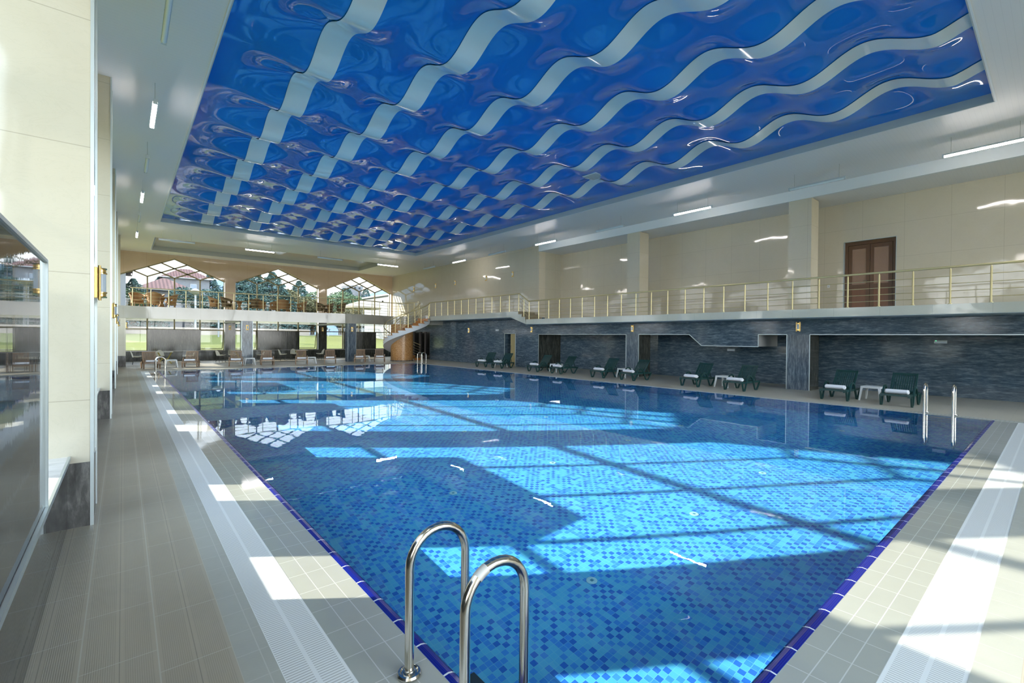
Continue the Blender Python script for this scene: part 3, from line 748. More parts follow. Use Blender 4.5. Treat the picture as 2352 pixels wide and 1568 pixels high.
# ---------------------------------------------------------------- spiral staircase
SCX,SCY=16.15,31.35; RO,RI=1.70,.88; TH0,TH1=R(-335),R(-40); NS=19; RISE=ZB2/NS
stair=thing('spiral_staircase','white and orange wood spiral staircase rising from the poolside to the balcony','staircase',(SCX,SCY,0))
def pol(r,a,z): return (r*math.cos(a),r*math.sin(a),z)
da=(TH1-TH0)/(NS-1)
sm=MB(); sub=4
for i in range(NS-1):
    zt=(i+1)*RISE-.04
    for k in range(sub):
        a0=TH0+da*(i+k/sub); a1=TH0+da*(i+(k+1)/sub)
        b0=max(0,(i+k/sub)*RISE-.30); b1=max(0,(i+(k+1)/sub)*RISE-.30)
        n=len(sm.v)
        sm.v+=[pol(RI,a0,b0),pol(RO,a0,b0),pol(RO,a1,b1),pol(RI,a1,b1),pol(RI,a0,zt),pol(RO,a0,zt),pol(RO,a1,zt),pol(RI,a1,zt)]
        for q in ((0,3,2,1),(4,5,6,7),(1,2,6,5),(3,0,4,7)): sm.f.append(tuple(n+j for j in q))
        if k==0: sm.f.append((n,n+1,n+5,n+4))
sm.build('stringer',M['white'],stair)
for i in range(NS-1):
    z=(i+1)*RISE; a0=TH0+da*i-.03; a1=TH0+da*(i+1)+.03; m=MB(); K=4
    for (z0,z1) in ((z-.04,z),):
        pts=[pol(RI-.01,a0+(a1-a0)*k/K,z0) for k in range(K+1)]+[pol(RO+.03,a1+(a0-a1)*k/K,z0) for k in range(K+1)]
        m.prism(pts,(0,0,z1-z0))
    aa=TH0+da*i
    m.quad(pol(RI,aa-.006,z-RISE),pol(RO-.01,aa-.006,z-RISE),pol(RO-.01,aa-.006,z-.04),pol(RI,aa-.006,z-.04))
    m.build('tread',M['tread'],stair)
cx,cy=15.87-SCX,31.6-SCY
MB().lathe([(.81,.0),(.81,2.69)],(cx,cy,0),40).build('core_column',M['pebble'],stair,smooth=True)
MB().lathe([(.84,0),(.84,.06),(.82,.065)],(cx,cy,0),40).build('core_base',M['granite_base'],stair,smooth=True)
for r_,nm in ((RO-.04,'outer'),(RI+.06,'inner')):
    pth=[Vector(pol(r_,TH0+(TH1-TH0)*k/60,RISE+(ZB2-RISE)*k/60)) for k in range(61)]
    MB().tube([p+Vector((0,0,.98)) for p in pth],.032,8).build('handrail',M['brass_rail'],stair,smooth=True)
    for b in (.17,.36,.56,.77): MB().tube([p+Vector((0,0,b)) for p in pth],.011,5).build('rail_bar',M['brass_rail'],stair,smooth=True)
    for i in range(1,NS-1,2):
        a=TH0+da*(i+.5); z=(i+1)*RISE
        MB().tube([pol(r_,a,z),pol(r_,a,z+.97)],.022,8).build('post',M['brass_rail'],stair,smooth=True)

# ---------------------------------------------------------------- pool ladders
def ladder(label,loc,rz,tape=False):
    """rails lie in planes of constant y, deck posts at x=0, arch over to +x"""
    t=thing('pool_ladder',label,'pool ladder',loc,rz,'steel ladders at the pool corners')
    for j,y in enumerate((0.0,-.52)):
        W=.355; H=.745; rr=W/2; pts=[(0,y,.0),(0,y,.1),(0,y,H-rr)]
        for k in range(1,16):
            a=PI-PI*k/15; pts.append((rr+rr*math.cos(a),y,H-rr+rr*math.sin(a)))
        pts+=[(W,y,.1),(W,y,-.3),(W,y,-1.3)]
        MB().tube(pts,.0245,18).build('handrail',M['steel'],t,smooth=True)
        MB().lathe([(.062,0),(.064,.008),(.058,.018),(.048,.02),(.040,.012),(.034,.012),(.030,.03),(.022,.032)],(0,y,0),24).build('floor_flange',M['steel'],t,smooth=True)
        if tape and j==1:
            pp=[]
            for k in (4.2,5.0,5.8):
                a=PI-PI*k/15; pp.append((rr+rr*math.cos(a),y,H-rr+rr*math.sin(a)))
            MB().tube(pp,.0258,16).build('tape_wrap',M['steel_dull'],t,smooth=True)
    for z in (-.3,-.6,-.9):
        m=MB(); m.box(.30,.41,-.50,-.02,z-.015,z+.015); m.build('tread',M['steel'] if z<-.31 else M['dark_plastic'],t,bevel=.004)
    return t
ladder('large steel pool ladder in the foreground with a taped handrail',(1.17,2.22,0),0,True)
lt=ladder('steel pool ladder near the two nearest green loungers',(15.50,1.66,0),PI)
lt2=dup(lt,(15.50,27.35,0),PI,'steel pool ladder below the foot of the spiral staircase')
lt3=dup(lt,(1.17,27.7,0),0,'steel pool ladder before the leftmost brown lounger')

# ---------------------------------------------------------------- sun loungers
def lounger(mat,name,label,loc,rz,group):
    """foot end at x=0, head towards +x"""
    t=thing(name,label,'sun lounger',loc,rz,group)
    W=.66; zs=.33
    m=MB(); m.box(0,.07,-W/2+.04,W/2-.04,zs-.045,zs+.005); m.box(.90,.96,-W/2+.04,W/2-.04,zs-.04,zs+.003); m.box(1.25,1.32,-W/2+.04,W/2-.04,zs-.06,zs-.01)
    m.box(0,1.34,-W/2,-W/2+.05,zs-.06,zs); m.box(0,1.34,W/2-.05,W/2,zs-.06,zs)
    n=10
    for i in range(n):
        y=-W/2+.075+i*(W-.15)/(n-1); m.box(.06,.92,y-.017,y+.017,zs-.012,zs+.006)
    for s in (-1,1): m.box(-.01,.06,s*(W/2-.03)-.035,s*(W/2-.03)+.035,zs-.075,zs+.012)
    m.build('seat',mat,t)
    b=MB(); x0,z0=.90,zs+.0; A=R(52); L=.66; ux,uz=math.cos(A),math.sin(A); nx_,nz_=-uz,ux
    def P(d,h,y): return (x0+ux*d+nx_*h,y,z0+uz*d+nz_*h)
    def slat(d0,d1,y0,y1,h=.02): b.prism([P(d0,0,y0),P(d1,0,y0),P(d1,h,y0),P(d0,h,y0)],(0,y1-y0,0))
    slat(0,.06,-W/2+.05,W/2-.05); slat(L-.07,L,-W/2+.05,W/2-.05); slat(0,L,-W/2+.04,-W/2+.075,.03); slat(0,L,W/2-.075,W/2-.04,.03)
    for i in range(n):
        y=-W/2+.10+i*(W-.2)/(n-1); slat(.04,L-.05,y-.0145,y+.0145,.014)
    b.build('backrest',mat,t)
    for s in (-1,1):
        y=s*(W/2+.005); pts=[(.03,.30),(.10,.10),(.13,.02),(.20,.02),(.25,.08),(.34,.30),(.41,.43),(.49,.50),(.58,.52),(.68,.49),(.76,.40),(.84,.25),(.93,.08),(.98,.02),(1.07,.02),(1.13,.08),(1.30,.285)]
        f=MB(); pv=[Vector((p[0],y,p[1])) for p in cr([(p[0],p[1],0) for p in pts],2)]; pv=[Vector((p[0],y,p[1])) for p in [(q.x,q.z) for q in [Vector((a.x,0,a.y)) for a in cr([(p[0],p[1],0) for p in pts],2)]]]
        base=len(f.v)
        for i,p in enumerate(pv):
            tt=(pv[min(i+1,len(pv)-1)]-pv[max(i-1,0)]).normalized(); nn=Vector((-tt.z,0,tt.x))*.022
            for (sn,sy) in ((1,-.024),(1,.024),(-1,.024),(-1,-.024)): f.v.append(tuple(p+nn*sn+Vector((0,sy,0))))
        for i in range(len(pv)-1):
            for k in range(4): f.f.append((base+i*4+k,base+i*4+(k+1)%4,base+(i+1)*4+(k+1)%4,base+(i+1)*4+k))
        f.f.append((base+3,base+2,base+1,base)); e_=base+(len(pv)-1)*4; f.f.append((e_,e_+1,e_+2,e_+3))
        f.build('side_frame',mat,t,bevel=.005)
    g=MB()
    for s in (-1,1): g.bar(P(.36,0,s*(W/2-.12)),(1.27,s*(W/2-.12),zs-.04),.03,.02,(0,1,0))
    g.build('back_support',mat,t)
    return t
def roll(label,loc,rz,group):
    t=MB(); L=.25; pts=[]
    for k in range(46):
        a=k*.42; r_=.012+.0024*k; pts.append((r_*math.cos(a)*1.1,r_*math.sin(a)*.62))
    # spiral sheet with thickness, extruded along y; outer skin rounded
    for j in range(len(pts)-1):
        (x0,z0),(x1,z1)=pts[j],pts[j+1]
        if j>len(pts)-17:
            for (ya,yb,sa,sb) in ((-L,-L+.02,.86,1),(-L+.02,L-.02,1,1),(L-.02,L,1,.86)):
                t.quad((x0*sa,ya,z0*sa),(x1*sa,ya,z1*sa),(x1*sb,yb,z1*sb),(x0*sb,yb,z0*sb))
        r0=math.hypot(x0,z0); q0=max(0,r0-.016)/max(r0,1e-6)
        for y in (-L,L):
            t.quad((x0*.86,y,z0*.86),(x1*.86,y,z1*.86),(x1*q0*.86,y-.004*(1 if y<0 else -1)*-1,z1*q0*.86),(x0*q0*.86,y-.004*(1 if y<0 else -1)*-1,z0*q0*.86))
    t.tube([(0,-L+.012,0),(0,L-.012,0)],.085*.62,16)
    o=t.build('rolled_towel',M['towel'],smooth=True); o.location=loc; o.rotation_euler=(0,0,rz)
    return tag(o,label,'towel',group)
G=[(16.36,2.93,0),(16.43,4.41,-2),(16.48,7.42,-3),(16.49,9.10,-4),(16.61,12.03,-5),(16.58,13.62,-2),(16.66,16.35,-4),(16.64,18.03,0),(16.62,21.05,12),(16.55,22.5,16)]
GL=['rightmost of the row, beside the second steel ladder','left of the nearest white side table','right of the white table beneath the sloping bulkhead','left of the white table beneath the sloping bulkhead','just left of the farther stone pier','beside the farther stone pier, behind a white table','right one of the pair in the last niche','left one of the pair in the last niche','in front of the small ochre doorway','leftmost green one, past the small doorway']
tw=None; lg=None
for (x,y,an),wd in zip(G,GL):
    rz=R(an); lab='dark green slatted sun lounger '+wd; p=(x-.16,y,0)
    if lg is None: lg=lounger(M['green'],'green_sun_lounger',lab,p,rz,'green loungers along the stone wall')
    else: dup(lg,p,rz,lab,'green loungers along the stone wall')
    tl=(p[0]+.22*math.cos(rz),p[1]+.22*math.sin(rz),.336+.066); lab2='rolled white towel on the green lounger '+wd
    if tw is None: tw=roll(lab2,tl,rz,'towels on the green loungers')
    else:
        c=tw.copy(); COL.objects.link(c); c.location=tl; c.rotation_euler=(0,0,rz); c['label']=lab2
FR=[(1.15,30.47,5),(2.80,30.85,-12),(4.96,30.55,-10),(6.66,30.74,-8),(8.53,30.53,-14),(10.3,30.6,-18),(12.33,30.8,-26),(13.72,30.65,-22)]
FL=['leftmost, behind the far left ladder','second from the left, by the white table','left of the white table before the granite column','right of the white table before the granite column','left one beside the olive dining table','below the open low window','in front of the right granite column','nearest the spiral staircase']
lg=None
for (x,y,an),wd in zip(FR,FL):
    rz=R(90+an); lab='taupe brown slatted sun lounger '+wd; c_,s_=math.cos(rz),math.sin(rz); p=(x-.16*c_,y-.16*s_,0)
    if lg is None: lg=lounger(M['tan'],'brown_sun_lounger',lab,p,rz,'brown loungers on the far deck')
    else: dup(lg,p,rz,lab,'brown loungers on the far deck')
    c=tw.copy(); COL.objects.link(c); c.location=(p[0]+.22*c_,p[1]+.22*s_,.336+.066); c.rotation_euler=(0,0,rz); c['label']='rolled white towel on the brown lounger '+wd; c['group']='towels on the brown loungers'
# ---------------------------------------------------------------- white side tables
def stable(label,loc,rz,group):
    t=thing('side_table',label,'side table',loc,rz,group)
    m=MB(); m.box(-.25,.25,-.25,.25,.405,.43); m.box(-.245,.245,-.245,-.225,.37,.405).box(-.245,.245,.225,.245,.37,.405).box(-.245,-.225,-.245,.245,.37,.405).box(.225,.245,-.245,.245,.37,.405)
    m.build('tabletop',M['whplastic'],t,bevel=.01)
    for sx in (-1,1):
        for sy in (-1,1):
            m=MB(); a=[(sx*.245,sy*.245,.41),(sx*.185,sy*.245,.41),(sx*.185,sy*.185,.41),(sx*.245,sy*.185,.41)]; b=[(sx*.29,sy*.28,0),(sx*.255,sy*.28,0),(sx*.255,sy*.245,0),(sx*.29,sy*.245,0)]
            if sx*sy<0: a=a[::-1]; b=b[::-1]
            m.v=a+b; m.f=[(0,1,2,3),(7,6,5,4)]+[(i,i+4,(i+1)%4+4,(i+1)%4) for i in range(4)]
            m.build('leg',M['whplastic'],t)
    return t
s0=None
for x,y,an,lab in ((17.35,3.66,-5,'white plastic side table between the two nearest green loungers'),(17.45,8.2,-5,'white plastic side table under the sloping bulkhead'),(17.7,12.95,-5,'white plastic side table beside the farther stone pier'),(17.6,17.25,0,'white plastic side table between the loungers of the last niche'),(17.55,21.9,10,'white plastic side table before the small doorway'),
    (2.0,31.3,3,'white plastic side table between the two leftmost brown loungers'),(5.85,31.65,0,'white plastic side table in front of the left granite column'),(9.35,31.4,-8,'white plastic side table between the middle brown loungers'),(13.15,31.75,-15,'white plastic side table between the last two brown loungers')):
    g='white side tables by the pool'
    if s0 is None: s0=stable(lab,(x,y,0),R(an),g)
    else: dup(s0,(x,y,0),R(an),lab,g)

# ---------------------------------------------------------------- rattan seating on the balcony
def rattan_chair(mat,name,label,loc,rz,group):
    """opens towards +x"""
    t=thing(name,label,'armchair',loc,rz,group)
    def f(u,v):
        a=R(62)+R(236)*u; ctr=abs(u-.5)*2
        top=.60+.26*(1-ctr)**.7; z=.20+(top-.20)*v
        r_=.27+.10*max(0,v-.35)+(.03*(1-ctr))*v
        return (r_*1.05*math.cos(a)-.0,r_*1.08*math.sin(a),z)
    m=MB(); NU,NV=30,12; m.grid(f,NU,NV)
    keep=[]
    for i in range(NU):
        for j in range(NV):
            u=(i+.5)/NU; v=(j+.5)/NV
            if ((u-.17)/.075)**2+((v-.62)/.16)**2<1 or ((u-.83)/.075)**2+((v-.62)/.16)**2<1: continue
            keep.append(m.f[i*NV+j])
    m.f=keep
    o=m.build('backrest',mat,t,smooth=True); sd=o.modifiers.new('thick','SOLIDIFY'); sd.thickness=.03
    m=MB(); m.tube([Vector(f(k/24,1))+Vector((0,0,.01)) for k in range(25)],.022,8); m.build('armrest_rim',mat,t,smooth=True)
    MB().lathe([(.25,.34),(.27,.36),(.27,.42),(.24,.44)],(0.02,0,0),24).build('seat',mat,t,smooth=True)
    for sx,sy in ((.2,.2),(.2,-.2),(-.2,.19),(-.2,-.19)): MB().tube([(sx*.95,sy*.95,.36),(sx*1.15,sy*1.15,0)],.018,7).build('leg',mat,t,smooth=True)
    return t
def rattan_table(label,loc,group,mat):
    t=thing('rattan_table',label,'table',loc,0,group)
    MB().lathe([(.33,.60),(.36,.61),(.36,.63),(.34,.64)],n=28).build('tabletop',mat,t,smooth=True)
    MB().lathe([(.20,.0),(.17,.04),(.07,.30),(.16,.56),(.22,.60)],n=16).build('pedestal',mat,t,smooth=True)
    return t
ca=None
CH=[(.62,34.4,-70,0,'leftmost of the honey chairs, at the railing end'),(1.55,35.2,200,0,'with its back to the pool behind the first railing posts'),(1.35,34.1,90,0,'broad-backed, right of the leftmost chair'),(2.2,34.9,170,0,'right one of the first honey group'),
    (4.45,34.6,-20,0,'small honey one left of the dark table'),(7.1,34.5,-30,0,'honey one right of the dark chair group'),(8.0,35.3,150,0,'half hidden in the middle honey group'),(8.35,34.3,80,0,'rounded honey one in the middle group'),(9.6,34.5,190,0,'right one of the middle honey group')]
for x,y,an,_,wd in CH:
    if ca is None: ca=rattan_chair(M['rattan'],'rattan_armchair','honey rattan armchair '+wd,(x,y,ZT),R(an),'honey rattan chairs on the balcony')
    else: dup(ca,(x,y,ZT),R(an),'honey rattan armchair '+wd,'honey rattan chairs on the balcony')
cb=None
CH2=[(5.05,34.2,-40,'left of the dark table at the first pillar'),(6.5,34.2,215,'right of the dark table at the first pillar'),(10.75,34.0,-35,'left one by the second pillar'),(11.6,34.9,200,'behind the last table by the second pillar'),(12.15,33.9,190,'rightmost, by the second pillar')]
for x,y,an,wd in CH2:
    if cb is None: cb=rattan_chair(M['rattan_dark'],'dark_rattan_armchair','dark brown rattan armchair '+wd,(x,y,ZT),R(an),'dark rattan chairs on the balcony')
    else: dup(cb,(x,y,ZT),R(an),'dark brown rattan armchair '+wd,'dark rattan chairs on the balcony')
tb=rattan_table('round rattan table among the leftmost honey chairs',(1.75,34.55,ZT),'rattan tables',M['rattan'])
for x,y,wd in ((5.78,34.45,'between the dark chairs at the first pillar'),(8.85,34.9,'amid the middle honey chairs'),(11.4,34.2,'amid the dark chairs at the second pillar')):
    dup(tb,(x,y,ZT),0,'round rattan table '+wd,'rattan tables')
# ---------------------------------------------------------------- cream shell chairs and olive tables on the ground floor
def shell(label,loc,rz,group):
    t=thing('shell_chair',label,'chair',loc,rz,group)
    def f(u,v):
        y=(u-.5)*.46
        if v<.5:
            w=v/.5; return (.22-.42*w,y*(1-.1*abs(w-.5)),.46-.03*math.sin(PI*w)+.10*(2*u-1)**2*.6)
        w=(v-.5)/.5; e=(2*u-1)**2
        return (-.20-.10*w+.06*e,y*(1-.25*w*w),.44+.38*w-.10*e*w*w)
    o=MB().grid(f,10,16).build('seat_shell',M['shell'],t,smooth=True); sd=o.modifiers.new('thick','SOLIDIFY'); sd.thickness=.012
    for sx,sy in ((.17,.17),(.17,-.17),(-.16,.17),(-.16,-.17)): MB().tube([(sx*.7,sy*.7,.43),(sx*1.25,sy*1.25,0)],.013,6).build('leg',M['darkwood_leg'],t,smooth=True)
    return t
def otable(label,loc,rz,group):
    t=thing('dining_table',label,'table',loc,rz,group)
    MB().box(-.4,.4,-.4,.4,.72,.745).build('tabletop',M['shell'],t,bevel=.006)
    for s in (-1,1):
        m=MB(); m.bar((s*.34,-.1,.72),(s*.14,0,.30),.06,.05,(0,1,0)); m.bar((s*.14,0,.30),(s*.34,.0,0),.06,.05,(0,1,0)); m.bar((s*.34,.1,.72),(s*.14,0,.30),.06,.05,(0,1,0))
        m.build('leg',M['olive'],t)
    MB().box(-.16,.16,-.03,.03,.28,.33).build('crossbar',M['olive'],t)
    return t
h0=None
for x,y,an,wd in ((.62,35.4,0,'left of the first olive table'),(1.75,36.3,-90,'behind the first olive table'),(3.25,35.6,180,'right of the first olive table'),(4.95,35.9,20,'left of the first granite column'),(5.75,36.4,-60,'mostly hidden behind the first granite column'),(7.25,35.6,180,'between the first granite column and second dark panel'),(8.75,35.9,0,'left of the second olive table'),(9.75,36.8,-90,'behind the second olive table'),(11.3,35.8,180,'right of the second olive table')):
    lab='cream shell chair with dark legs '+wd; g='cream shell chairs below the balcony'
    if h0 is None: h0=shell(lab,(x,y,0),R(an),g)
    else: dup(h0,(x,y,0),R(an),lab,g)
o0=otable('olive-legged square table behind the two leftmost brown loungers',(1.95,35.3,0),0,'olive-legged tables')
dup(o0,(9.95,35.9,0),0,'olive-legged square table behind the middle brown loungers','olive-legged tables'); dup(o0,(6.1,35.6,0),0,'square table mostly hidden by the left granite column','olive-legged tables')

# ---------------------------------------------------------------- outdoors
S('ground',MB().box(-70,-1.45,-40,150,-.35,-.12).box(-1.45,120,YE+.5,YE+2,-.35,-.12).box(-1.45,120,-60,YN-.5,-.35,-.12),M['grass'])
gm=MB().grid(lambda u,v:(-60+200*u,YE+2+24*v,-.12+ (2.0*(v**.8)) +.06*math.sin(u*90)*v),60,10); S('ground_lawn_slope',gm,M['grass'],smooth=True)
S('ground_terrace',MB().box(-80,160,YE+26,200,1.0,1.95),M['paving'])
w=MB().box(-12,19,YE+25.2,YE+25.5,1.5,2.62); S('garden_wall',w,M['stonewall'])
def mk_leaves(name,n,fn,size,mat):
    m=MB()
    for _ in range(n):
        c,s_=fn(); c=Vector(c); a=Vector((random.gauss(0,1),random.gauss(0,1),random.gauss(0,1))).normalized(); b=a.cross(Vector((random.gauss(0,1),random.gauss(0,1),random.gauss(0,1)))).normalized()
        a*=size*s_; b*=size*s_*.6; m.quad(c-a-b,c+a-b,c+a+b,c-a+b)
    return m
def conifer_pt():
    h=random.random()**1.2; r_=(1-h)**.8*(.7+.3*random.random()); a=random.random()*2*PI; k=.55+.45*math.sqrt(random.random())
    lay=.06*math.sin(h*60)
    return (r_*k*math.cos(a)*.42,r_*k*math.sin(a)*.42,.1+.9*h+lay*.3),1-.4*h
def cypress_pt():
    h=random.random(); r_=math.sin(PI*min(.98,h*.85+.1))**.8; a=random.random()*2*PI; k=.7+.3*random.random()
    return (r_*k*math.cos(a)*.13,r_*k*math.sin(a)*.13,.05+.95*h),.6
BL=[(random.uniform(-.3,.3),random.uniform(-.3,.3),random.uniform(.4,.85),random.uniform(.14,.24)) for _ in range(12)]
def round_pt():
    x,y,z,r_=random.choice(BL); v_=Vector((random.gauss(0,1),random.gauss(0,1),random.gauss(0,1))).normalized()*r_*(.8+.2*random.random())
    return (x+v_.x,y+v_.y,z+v_.z),1
TP={}
def tree(kind,label,loc,h,spread=1.0,mat=None,rz=0):
    key=(kind,mat)
    t=thing({'c':'cedar_tree','y':'cypress_tree','r':'broadleaf_tree'}[kind],label,'tree',loc,rz,'trees beyond the windows')
    if key not in TP:
        fn={'c':conifer_pt,'y':cypress_pt,'r':round_pt}[kind]; m=mk_leaves('crown',14000 if kind!='y' else 7000,fn,.0125 if kind!='y' else .010,None)
        o=m.build('crown',M[mat],t); o2=MB().tube([(0,0,0),(0,0,.5),(0,0,.85)],[.03,.02,.006],8).build('trunk',M['bark'],t); TP[key]=(o,o2)
    else:
        for q in TP[key]: c=q.copy(); COL.objects.link(c); c.parent=t
    t.scale=(h*spread*1.45,h*spread*1.45,h); return t
gz=1.9
TR=[('c','leaf_dark',(.9,70),8.4,1.0,'broad dark cedar in front of the tiled house, left in the first window'),
 ('r','leaf_dark',(8.9,70.5),8.0,1.0,'rounded blue-green tree beside the white garden lamp'),
 ('c','leaf_dark',(11.9,73),10,1.25,'large dark cedar right of the tiled house'),
 ('c','leaf_dark',(14.3,74),9.0,1.2,'dark cedar seen behind the first wall pillar'),
 ('c','leaf_dark',(17.5,78),11.6,1.0,'blue-green cedar at the left of the second window'),
 ('r','leaf_gold',(21.0,84),9.6,1.2,'golden autumn tree in the middle of the second window'),
 ('c','leaf_dark',(18.0,94),14.0,.9,'tall cedar top at the peak of the second window'),
 ('r','leaf_gold',(24.0,80),8.2,1.3,'golden tree at the right of the second window'),
 ('c','leaf_dark',(26.8,98),12.8,.9,'dark cedar against sky right of the second window peak'),
 ('r','leaf_green',(27.2,76),9.6,1.0,'full green tree at the left of the third window'),
 ('y','leaf_dark',(34.0,92),11.4,1.4,'dark cypress left of the pale tower'),
 ('y','leaf_dark',(38.5,93),11.6,.9,'slim cypress right of the pale tower'),
 ('y','leaf_dark',(44.0,96),10.2,1.1,'cypress near the right edge of the third window'),
 ('r','leaf_gold',(27.5,70),6.6,1.3,'golden shrubby tree low in the third window'),
 ('r','leaf_green',(31.5,72),5.8,1.3,'green shrubby tree behind the cream parasol'),
 ('y','leaf_dark',(5.5,108),12.6,1.2,'small distant cypress on the skyline, left'),
 ('y','leaf_dark',(7.7,112),12.2,1.2,'small distant cypress on the skyline by the tiled roofs'),
 ('r','leaf_green',(-2.5,66),8.0,1.2,'grey-green tree beside the shuttered house at far left'),
 ('c','leaf_dark',(13.0,108),14.0,.8,'distant cedar on the skyline above the second tiled roof')]
for kd,mt,(x,y),h,sp,lab in TR: tree(kd,lab,(x,y,gz-.1 if y>65.5 else .2),h-1.9 if y>65.5 else h,sp,mt,random.random()*6)
for i,(x,y) in enumerate(((-44,-12),(-50,2),(-42,14),(-52,26),(-45,38),(-55,50),(-40,60))):
    tree('r' if i%2 else 'c','garden tree number %s outside the left windows'%('one two three four five six seven'.split()[i]),(x,y,-.12),8+i%3,1.25,'leaf_green' if i%2 else 'leaf_dark',i)
def house(name,label,x0,x1,y0,y1,z0,ze,zr,over=.6):
    t=thing(name,label,'house',((x0+x1)/2,(y0+y1)/2,z0)); w,d_,h=(x1-x0)/2,(y1-y0)/2,ze-z0
    MB().box(-w,w,-d_,d_,0,h).build('house_wall',M['housewall'],t)
    m=MB(); r_=min(w,d_); a=[(-w-over,-d_-over,h),(w+over,-d_-over,h),(w+over,d_+over,h),(-w-over,d_+over,h)]; rx=max(0.05,w-r_*.9)
    b=[(-rx,0,zr-z0),(rx,0,zr-z0)]; m.v=a+b; m.f=[(0,1,5,4),(1,2,5),(2,3,4,5),(3,0,4),(3,2,1,0)]
    m.build('roof',M['rooft'],t)
    MB().box(-w-over,w+over,-d_-over-.06,-d_-over+.06,h-.12,h+.02).build('gutter',M['whmetal'],t)
    for i in range(int(2*w/3)):
        xx=-w+1.5+i*3
        for zz in ((h-2.6,h-1.0),(h-5.6,h-3.9)):
            if zz[0]>.3: fr_=MB().box(xx-.5,xx+.5,-d_-.06,-d_+.02,zz[0],zz[1]).build('window',M['whmetal'],t); MB().box(xx-.42,xx+.42,-d_-.075,-d_-.055,zz[0]+.08,zz[1]-.08).build('pane',M['houseglass'],fr_)
    return t
house('villa','pale villa with pinkish tiled hip roof in the first window',1.6,7.0,75,84,gz,7.6,9.5)
house('villa','second tiled villa farther back to the right of the first',5.5,12.5,104,110,gz,12.2,14.2)
house('villa','pale shuttered house at the far left edge of the first window',-9,.2,62,70,gz-.6,8.6,10.5)
tw_=thing('stone_tower','pale stone tower between cypresses in the third window','tower',(36.3,95,gz))
MB().box(-1.5,1.5,-1.5,1.5,0,9.6).build('tower_wall',M['housewall'],tw_)
m=MB()
for i in range(4): m.box(-1.6+i*.95,-1.6+i*.95+.5,-1.6,1.6,9.6,10.3)
m.build('battlement',M['housewall'],tw_); MB().box(-.4,.4,-1.55,-1.48,6,8).build('window',M['houseglass'],tw_)
b=thing('white_pavilion','low white building at the right edge of the third window','building',(30.5,60,.5))
MB().box(-4.2,4.2,-4,4,0,6.6).build('house_wall',M['whmetal'],b); MB().box(-4.5,4.5,-4.3,4.3,6.6,6.8).build('roof',M['whmetal'],b)
l=thing('garden_lamp','white mushroom-headed garden lamp in the first window','lamp post',(5.74,58,1.2)); MB().tube([(0,0,0),(0,0,4.9)],.09,10).build('post',M['whmetal'],l,smooth=True)
MB().lathe([(.10,4.75),(.45,4.9),(.62,5.05),(.35,5.25),(.08,5.4)],n=20).build('lamp_shade',M['whmetal'],l,smooth=True)
l2=dup(l,(8.2,61,-.9),0,'smaller white garden lamp low behind the chairs of the first window')
pa=thing('garden_parasol','large cream parasol outside the third window','parasol',(22.3,55,1.2)); MB().tube([(0,0,0),(0,0,4.6)],.05,8).build('pole',M['whmetal'],pa,smooth=True)
MB().lathe([(2.4,3.95),(2.4,4.15),(1.2,4.6),(.05,4.95)],n=8).build('canopy',M['canvas'],pa)
fn_=thing('garden_fence','low white railing beyond the lawn in the third window','fence',(19.6,59,1.75))
m=MB(); m.bar((0,0,1.0),(9,0,1.0),.05,.05); m.bar((0,0,.15),(9,0,.15),.05,.05)
for i in range(46): m.bar((i*.2,0,.1),(i*.2,0,1.0),.03,.03)
m.build('fence_panel',M['whmetal'],fn_)
for i in range(5): MB().box(i*2.25-.04,i*2.25+.04,-.04,.04,0,1.1).build('post',M['whmetal'],fn_)
hm=MB().grid(lambda u,v:(-150+420*u,260+60*v,1+ (26+14*math.sin(u*7+1)+9*math.sin(u*17)+20*max(0,math.sin((u-.35)*5)))*math.sin(PI*min(1,v*1.0)*.5)),60,8); S('hills',hm,M['hill'],smooth=True)

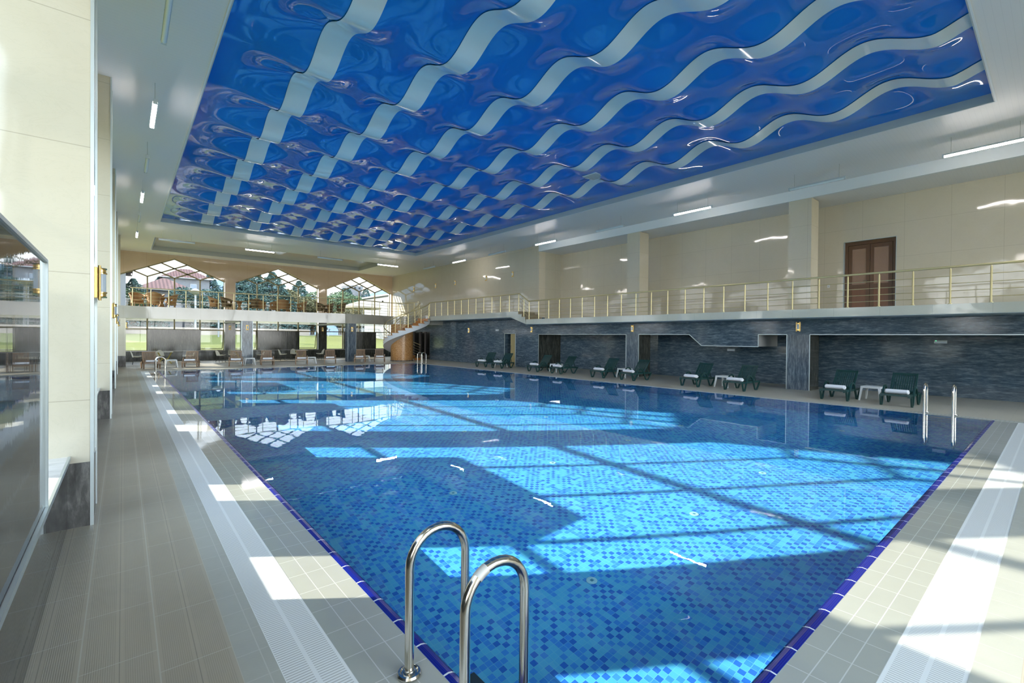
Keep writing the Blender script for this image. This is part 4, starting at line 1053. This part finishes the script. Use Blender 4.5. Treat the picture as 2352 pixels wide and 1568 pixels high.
# ---------------------------------------------------------------- light
d=Vector((.8115*math.cos(R(25.2)),-.5843*math.cos(R(25.2)),-math.sin(R(25.2))))
sd=bpy.data.lights.new('sun','SUN'); sd.energy=3.0; sd.angle=R(.6); sd.color=(1,.93,.80)
so=bpy.data.objects.new('sun',sd); COL.objects.link(so); so.rotation_euler=d.to_track_quat('-Z','Y').to_euler(); so.location=(-30,40,30)
try: sd.cycles.is_caustics_light=True
except Exception as e: print('cl',e)
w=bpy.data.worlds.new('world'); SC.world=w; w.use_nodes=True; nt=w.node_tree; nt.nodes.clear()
tc=nt.nodes.new('ShaderNodeTexCoord'); sp=nt.nodes.new('ShaderNodeSeparateXYZ'); nt.links.new(tc.outputs['Generated'],sp.inputs[0])
rp=nt.nodes.new('ShaderNodeValToRGB'); nt.links.new(sp.outputs[2],rp.inputs[0])
el=rp.color_ramp.elements; el[0].position=0; el[0].color=(1,.985,.95,1); el[1].position=.55; el[1].color=(.58,.74,.95,1)
e=el.new(.12); e.color=(.90,.95,1,1)
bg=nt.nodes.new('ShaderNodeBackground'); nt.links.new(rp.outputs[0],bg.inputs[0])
mr=nt.nodes.new('ShaderNodeMapRange'); nt.links.new(sp.outputs[1],mr.inputs[0]); mr.interpolation_type='SMOOTHSTEP'  # sky brightened behind the camera as added fill for the interior
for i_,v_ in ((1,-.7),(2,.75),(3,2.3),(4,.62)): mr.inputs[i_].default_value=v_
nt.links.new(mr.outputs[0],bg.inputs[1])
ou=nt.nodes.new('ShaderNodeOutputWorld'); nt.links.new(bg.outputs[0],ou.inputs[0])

# ---------------------------------------------------------------- camera, solved from the photograph's vanishing points
f=1062.5
X_=Vector((1264,-2,-f)).normalized(); Y_=Vector((-893,17,-f)); Y_=(Y_-X_*X_.dot(Y_)).normalized(); Z_=X_.cross(Y_)
cam=bpy.data.cameras.new('camera'); co=bpy.data.objects.new('camera',cam); COL.objects.link(co)
cam.sensor_width=36; cam.lens=f/2352*36; cam.clip_start=.05; cam.clip_end=1000
co.matrix_world=Matrix(((X_.x,X_.y,X_.z,0),(Y_.x,Y_.y,Y_.z,0),(Z_.x,Z_.y,Z_.z,1.8),(0,0,0,1)))
SC.camera=co
SC.view_settings.view_transform='Standard'; SC.view_settings.look='None'; SC.view_settings.gamma=1; SC.view_settings.use_curve_mapping=False
SC.view_settings.exposure=2.0
cy=SC.cycles; cy.max_bounces=10; cy.diffuse_bounces=4; cy.glossy_bounces=5; cy.transmission_bounces=6; cy.transparent_max_bounces=12
cy.use_denoising=True; cy.sample_clamp_indirect=6; cy.caustics_reflective=False; cy.caustics_refractive=True; cy.blur_glossy=.2
